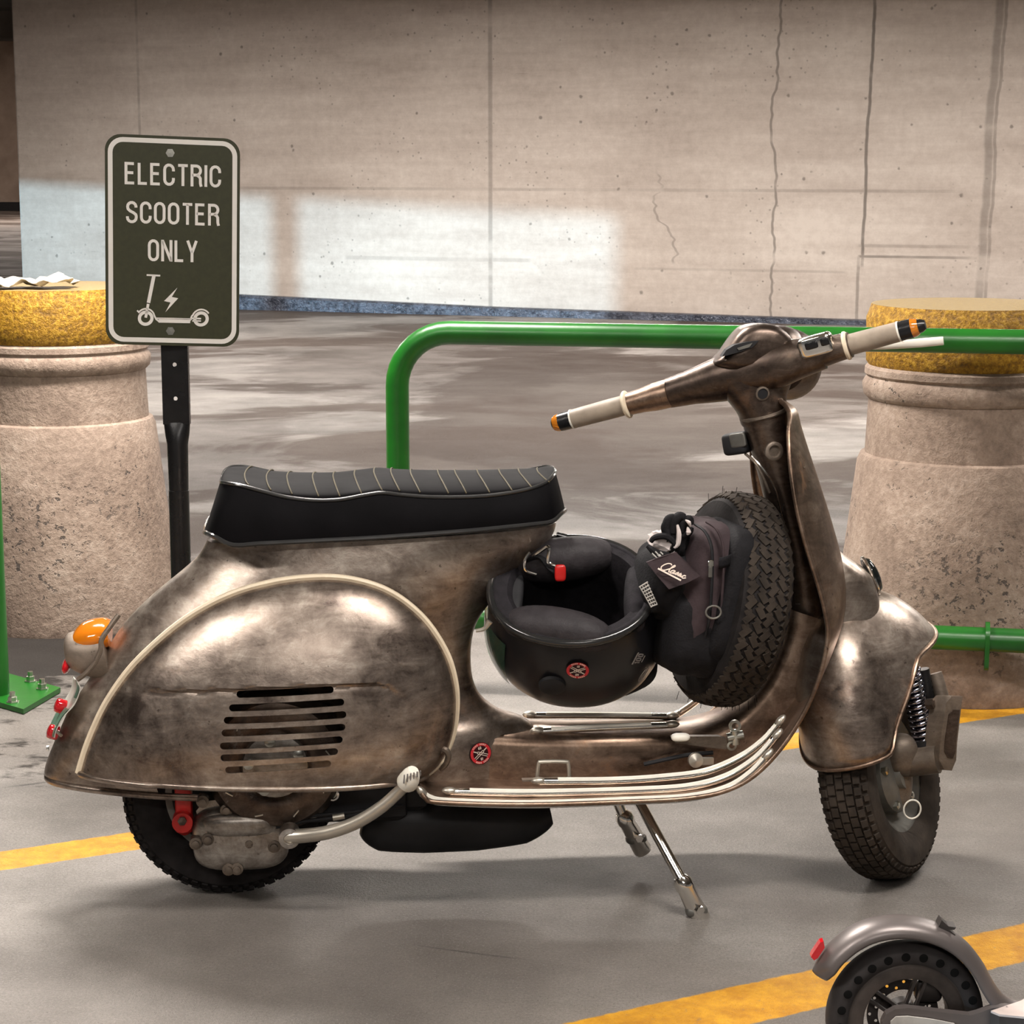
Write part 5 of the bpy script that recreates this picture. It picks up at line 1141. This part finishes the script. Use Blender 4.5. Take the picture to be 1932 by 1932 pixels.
# strap round the tyre
dS = nrm(Wd(1440, 1050, 3.56)-Wd(1372, 1058, 3.51)); P_ = []
tw = .0095
sc_ = [Wd(1356, 1062, 3.462), Wd(1372, 1058, 3.470), Wd(1392, 1049, 3.488), Wd(1420, 1046, 3.490), Wd(1452, 1052, 3.502), Wd(1472, 1062, 3.53), Wd(1482, 1068, 3.58)]
bt('strap', grid([[p+A(.0, 0, 1)*tw*q+A(0, -.004, 0) for q in (-1, -.3, .3, 1)] for p in spline(sc_, 5)]), ['nylon'], bm_); solid(bt.r.children[-1] if False else bpy.data.objects['strap'], .002, 0)
# gloves stuffed into the mesh pocket
gt = Thing('glove', 'black riding glove with white stripes stuffed upright behind the bag flap', 'glove', Wd(1272, 1045, 3.53))
g0 = gt('palm', blob(Wd(1276, 1016, 3.52), np.array([nrm(A(1, -.2, .2)), nrm(A(.2, 1, 0)), A(0, 0, 1)]), (.022, .022, .036), .9, .9, 16, 24, wob=.09, wf=5), ['nylon'])
for pts, r_ in (((1262, 1015), (1258, 995), (1262, 980), (1273, 975)), .0085), (((1270, 1005), (1272, 985), (1282, 975), (1292, 977)), .0095), (((1284, 1003), (1290, 986), (1300, 980), (1303, 990)), .0080), (((1288, 1012), (1299, 1004), (1304, 994)), .0070), (((1262, 1020), (1254, 998), (1256, 984)), .0065):
    gt('finger', tube([Wd(x, y, 3.505) for x, y in pts], [r_, r_*1.02, r_, r_*.7], 10, k=5), ['nylon'], g0)
m = M(); tube([Wd(1278, 990, 3.494), Wd(1281, 1008, 3.492), Wd(1279, 1026, 3.492), Wd(1272, 1034, 3.492)], [.002, .0045, .0045, .002], 8, m, k=5); w_1 = gt('stripe', m, ['white_fabric'], g0)
m = M(); tube([Wd(1297, 994, 3.494), Wd(1299, 1004, 3.494), Wd(1296, 1009, 3.494)], [.001, .005, .001], 8, m, k=4); gt('stripe', m, ['white_fabric'], g0)
m = M(); tube([Wd(1293, 981, 3.494), Wd(1300, 986, 3.492), Wd(1303, 994, 3.494)], [.001, .0035, .001], 8, m, k=4); gt('stripe', m, ['white_fabric'], g0)
g2 = Thing('glove', 'white and black cuff of a second glove crumpled in the bag mesh pocket', 'glove', Wd(1252, 1035, 3.53))
c0 = g2('cuff', blob(Wd(1252, 1024, 3.52), np.array([nrm(A(1, -.2, -.5)), A(0, 1, 0), nrm(A(.5, 0, 1))]), (.026, .022, .019), .9, .9, 16, 24, wob=.10, wf=5), ['white_fabric'])
g2('cuff_band', tube([Wd(1228, 1022, 3.50), Wd(1236, 1014, 3.497), Wd(1256, 1012, 3.495), Wd(1272, 1024, 3.495), Wd(1274, 1036, 3.495)], [.004, .0055, .006, .0055, .004], 8, k=5), ['nylon'], c0)
g2('cuff_band', tube([Wd(1222, 1030, 3.50), Wd(1240, 1044, 3.49), Wd(1262, 1047, 3.49)], [.004, .007, .005], 8, k=5), ['nylon'], c0)

# ================================================================== KICK SCOOTER in the near right corner
YK = 2.80
kc = D(1706, 1917, YK); KR = .1135; kb_ = A(kc[0], kc[1], 0)
kt = Thing('kick_scooter', 'grey electric kick scooter, rear wheel and mudguard, in the lower right corner', 'kick scooter', kb_, local=False)
kn = nrm(A(.05, -1, 0)); 
wh = kt('rear_wheel', lathe([(-.016, .083), (-.018, .088), (.018, .088), (.016, .083), (.013, .062), (-.013, .062)], kc, kn, 72, cap=False), ['spoke_brown'], label='dark rear wheel with spokes')
# close the rim ring
m = lathe([(.0165, .084), (.0185, .080), (.0165, .063), (.0145, .062)], kc, kn, 72, cap=False); kt('rim_face', m, ['spoke_brown'], wh)
prof = [(.0, KR), (.008, KR-.0008), (.015, KR-.004), (.020, KR-.011), (.022, KR-.018), (.020, .088), (.0175, .085)]
prof = [(-a, r) for a, r in prof[::-1]]+prof[1:]
ty = kt('tyre', lathe(prof+[prof[0]], kc, kn, 96, cap=False), ['scooter_tyre'], wh, label='solid black tyre with a ring of round holes')
u, v, w_ = frame(kn)
cut = M()
for k in range(24):
    a = 2*PI*k/24+.06; q = kc+(u*math.cos(a)+v*math.sin(a))*.0975; cyl(q-kn*.05, q+kn*.05, .0052, 16, cut)
m = M()
for k in range(24):
    a = 2*PI*k/24+.06; q = kc+(u*math.cos(a)+v*math.sin(a))*.0975+kn*.0218; lathe([(0, .0064), (.0006, .0062), (.0008, .0056), (.0004, .0001)], q, kn, 20, m)
kt('tyre_hole_discs', m, ['hole_shade'], ty)  # black discs laid on the tyre stand in for the holes' dark insides
for k in range(5):
    a = 2*PI*k/5+1.25; d = u*math.cos(a)+v*math.sin(a); tn = -u*math.sin(a)+v*math.cos(a); mm = M()
    for q in (-1, 1): box(kc+d*.042+tn*.0075*q+kn*.008, .044, .0042, .008, [d, tn, kn], mm)
    kt('spoke', mm, ['scooter_dark'], wh, smooth=0)
dsc = kt('brake_disc', lathe([(-.012, .052), (-.010, .052), (-.010, .036), (-.012, .036)], kc, kn, 64, cap=False), ['scooter_dark'], wh, smooth=20)
cut = M()
for k in range(24):
    a = 2*PI*k/24; r_ = .040 if k % 2 else .048; q = kc+(u*math.cos(a)+v*math.sin(a))*r_-kt.b; cyl(q-kn*.03, q+kn*.01, .0022, 10, cut)
boolean(dsc, cut)
m = M()
for k in range(3):
    a = 2*PI*k/3+.5; d = u*math.cos(a)+v*math.sin(a); box(kc+d*.028-kn*.011, .020, .012, .002, [d, -u*math.sin(a)+v*math.cos(a), kn], m)
kt('disc_arm', m, ['scooter_dark'], dsc, smooth=0)
kt('hub', lathe([(-.025, .012), (-.02, .022), (.02, .022), (.026, .012), (.026, .001)], kc, kn, 32), ['scooter_dark'], wh)
mc = kt('brake_caliper', blob(kc+u*.0+A(.035, .012, .036), np.eye(3), (.020, .012, .018), .5, .5, 10, 20), ['scooter_dark'], wh)
# mudguard
fp = [(1534, 1832), (1546, 1812), (1566, 1786), (1600, 1758), (1640, 1739), (1690, 1731), (1740, 1736), (1785, 1752), (1822, 1778), (1850, 1812), (1870, 1848), (1890, 1876), (1912, 1892), (1940, 1900), (1990, 1905)]
fc = spline([D(x, y, YK) for x, y in fp], 5); R_ = []
for i, p in enumerate(fc):
    t = nrm(fc[min(i+1, len(fc)-1)]-fc[max(i-1, 0)]); nn = A(-t[2], 0, t[0]); nn = nn if nn@(p-kc) > 0 or i > 50 else -nn
    e = min(1, (i+1.2)/7)**.6; ww_ = .031*e+.016*max(0, (i-56)/14)
    R_.append([p+A(0, -1, 0)*ww_*math.sin(a)+nn*(.016*(math.cos(a)-1)) for a in np.linspace(-PI/2*1.15, PI/2*1.15, 21)])
mg_ = kt('mudguard', grid(R_), ['scooter_grey'], label='long grey curved rear mudguard', smooth=60); solid(mg_, .003, 0)
kt('tail_lamp', extr([D(x, y, YK-.006) for x, y in ((1530, 1806), (1533, 1800), (1548, 1778), (1554, 1776), (1556, 1788), (1543, 1808), (1536, 1812))], A(0, .014, 0)), ['red_lens'], mg_, smooth=20, label='small red tail lamp')
m = extr([D(x, y, YK-.012) for x, y in ((1771, 1748), (1777, 1736), (1783, 1742), (1790, 1748), (1804, 1750), (1801, 1754), (1791, 1755), (1803, 1764), (1799, 1768), (1780, 1757))], A(0, .022, 0)); kt('folding_hook', m, ['scooter_dark'], mg_, smooth=20)
# swing arm and deck
arm = [(1664, 1945), (1664, 1930), (1672, 1914), (1690, 1904), (1712, 1902), (1760, 1908), (1830, 1916), (1846, 1912), (1872, 1902), (1900, 1900), (2010, 1916), (2010, 1990), (1800, 1985), (1690, 1968)]
ar = kt('rear_frame', extr([D(x, y, YK-.042) for x, y in arm], A(0, .014, 0)), ['scooter_grey'], smooth=20)
inn = [(1678, 1945), (1680, 1926), (1690, 1917), (1712, 1916), (1760, 1922), (1800, 1930), (1812, 1944), (1800, 1960), (1700, 1955)]
kt('frame_cover', extr([D(x, y, YK-.0435) for x, y in inn], A(0, -.003, 0)), ['pale_plastic'], ar, smooth=20)
kt('far_arm', extr([D(x, y, YK+.035) for x, y in arm], A(0, .010, 0)), ['scooter_grey'], smooth=20)
a0 = D(1868, 1903, YK-.05); dk = [A(a0[0], YK-.055, a0[2]), A(a0[0]+.01, YK-.065, a0[2]-.001), A(a0[0]+.06, YK-.075, a0[2]-.002), A(a0[0]+.85, YK-.075, a0[2]-.002), A(a0[0]+.85, YK+.075, a0[2]-.002), A(a0[0]+.14, YK+.075, a0[2]), A(a0[0]+.05, YK-.02, a0[2])]
kt('deck', extr([p-A(0, 0, .004) for p in dk], A(0, 0, -.030)), ['scooter_dark'], smooth=20); kt('deck_mat', extr([p-A(0, 0, .004) for p in dk], A(0, 0, .003)), ['deck_grip'], smooth=20)
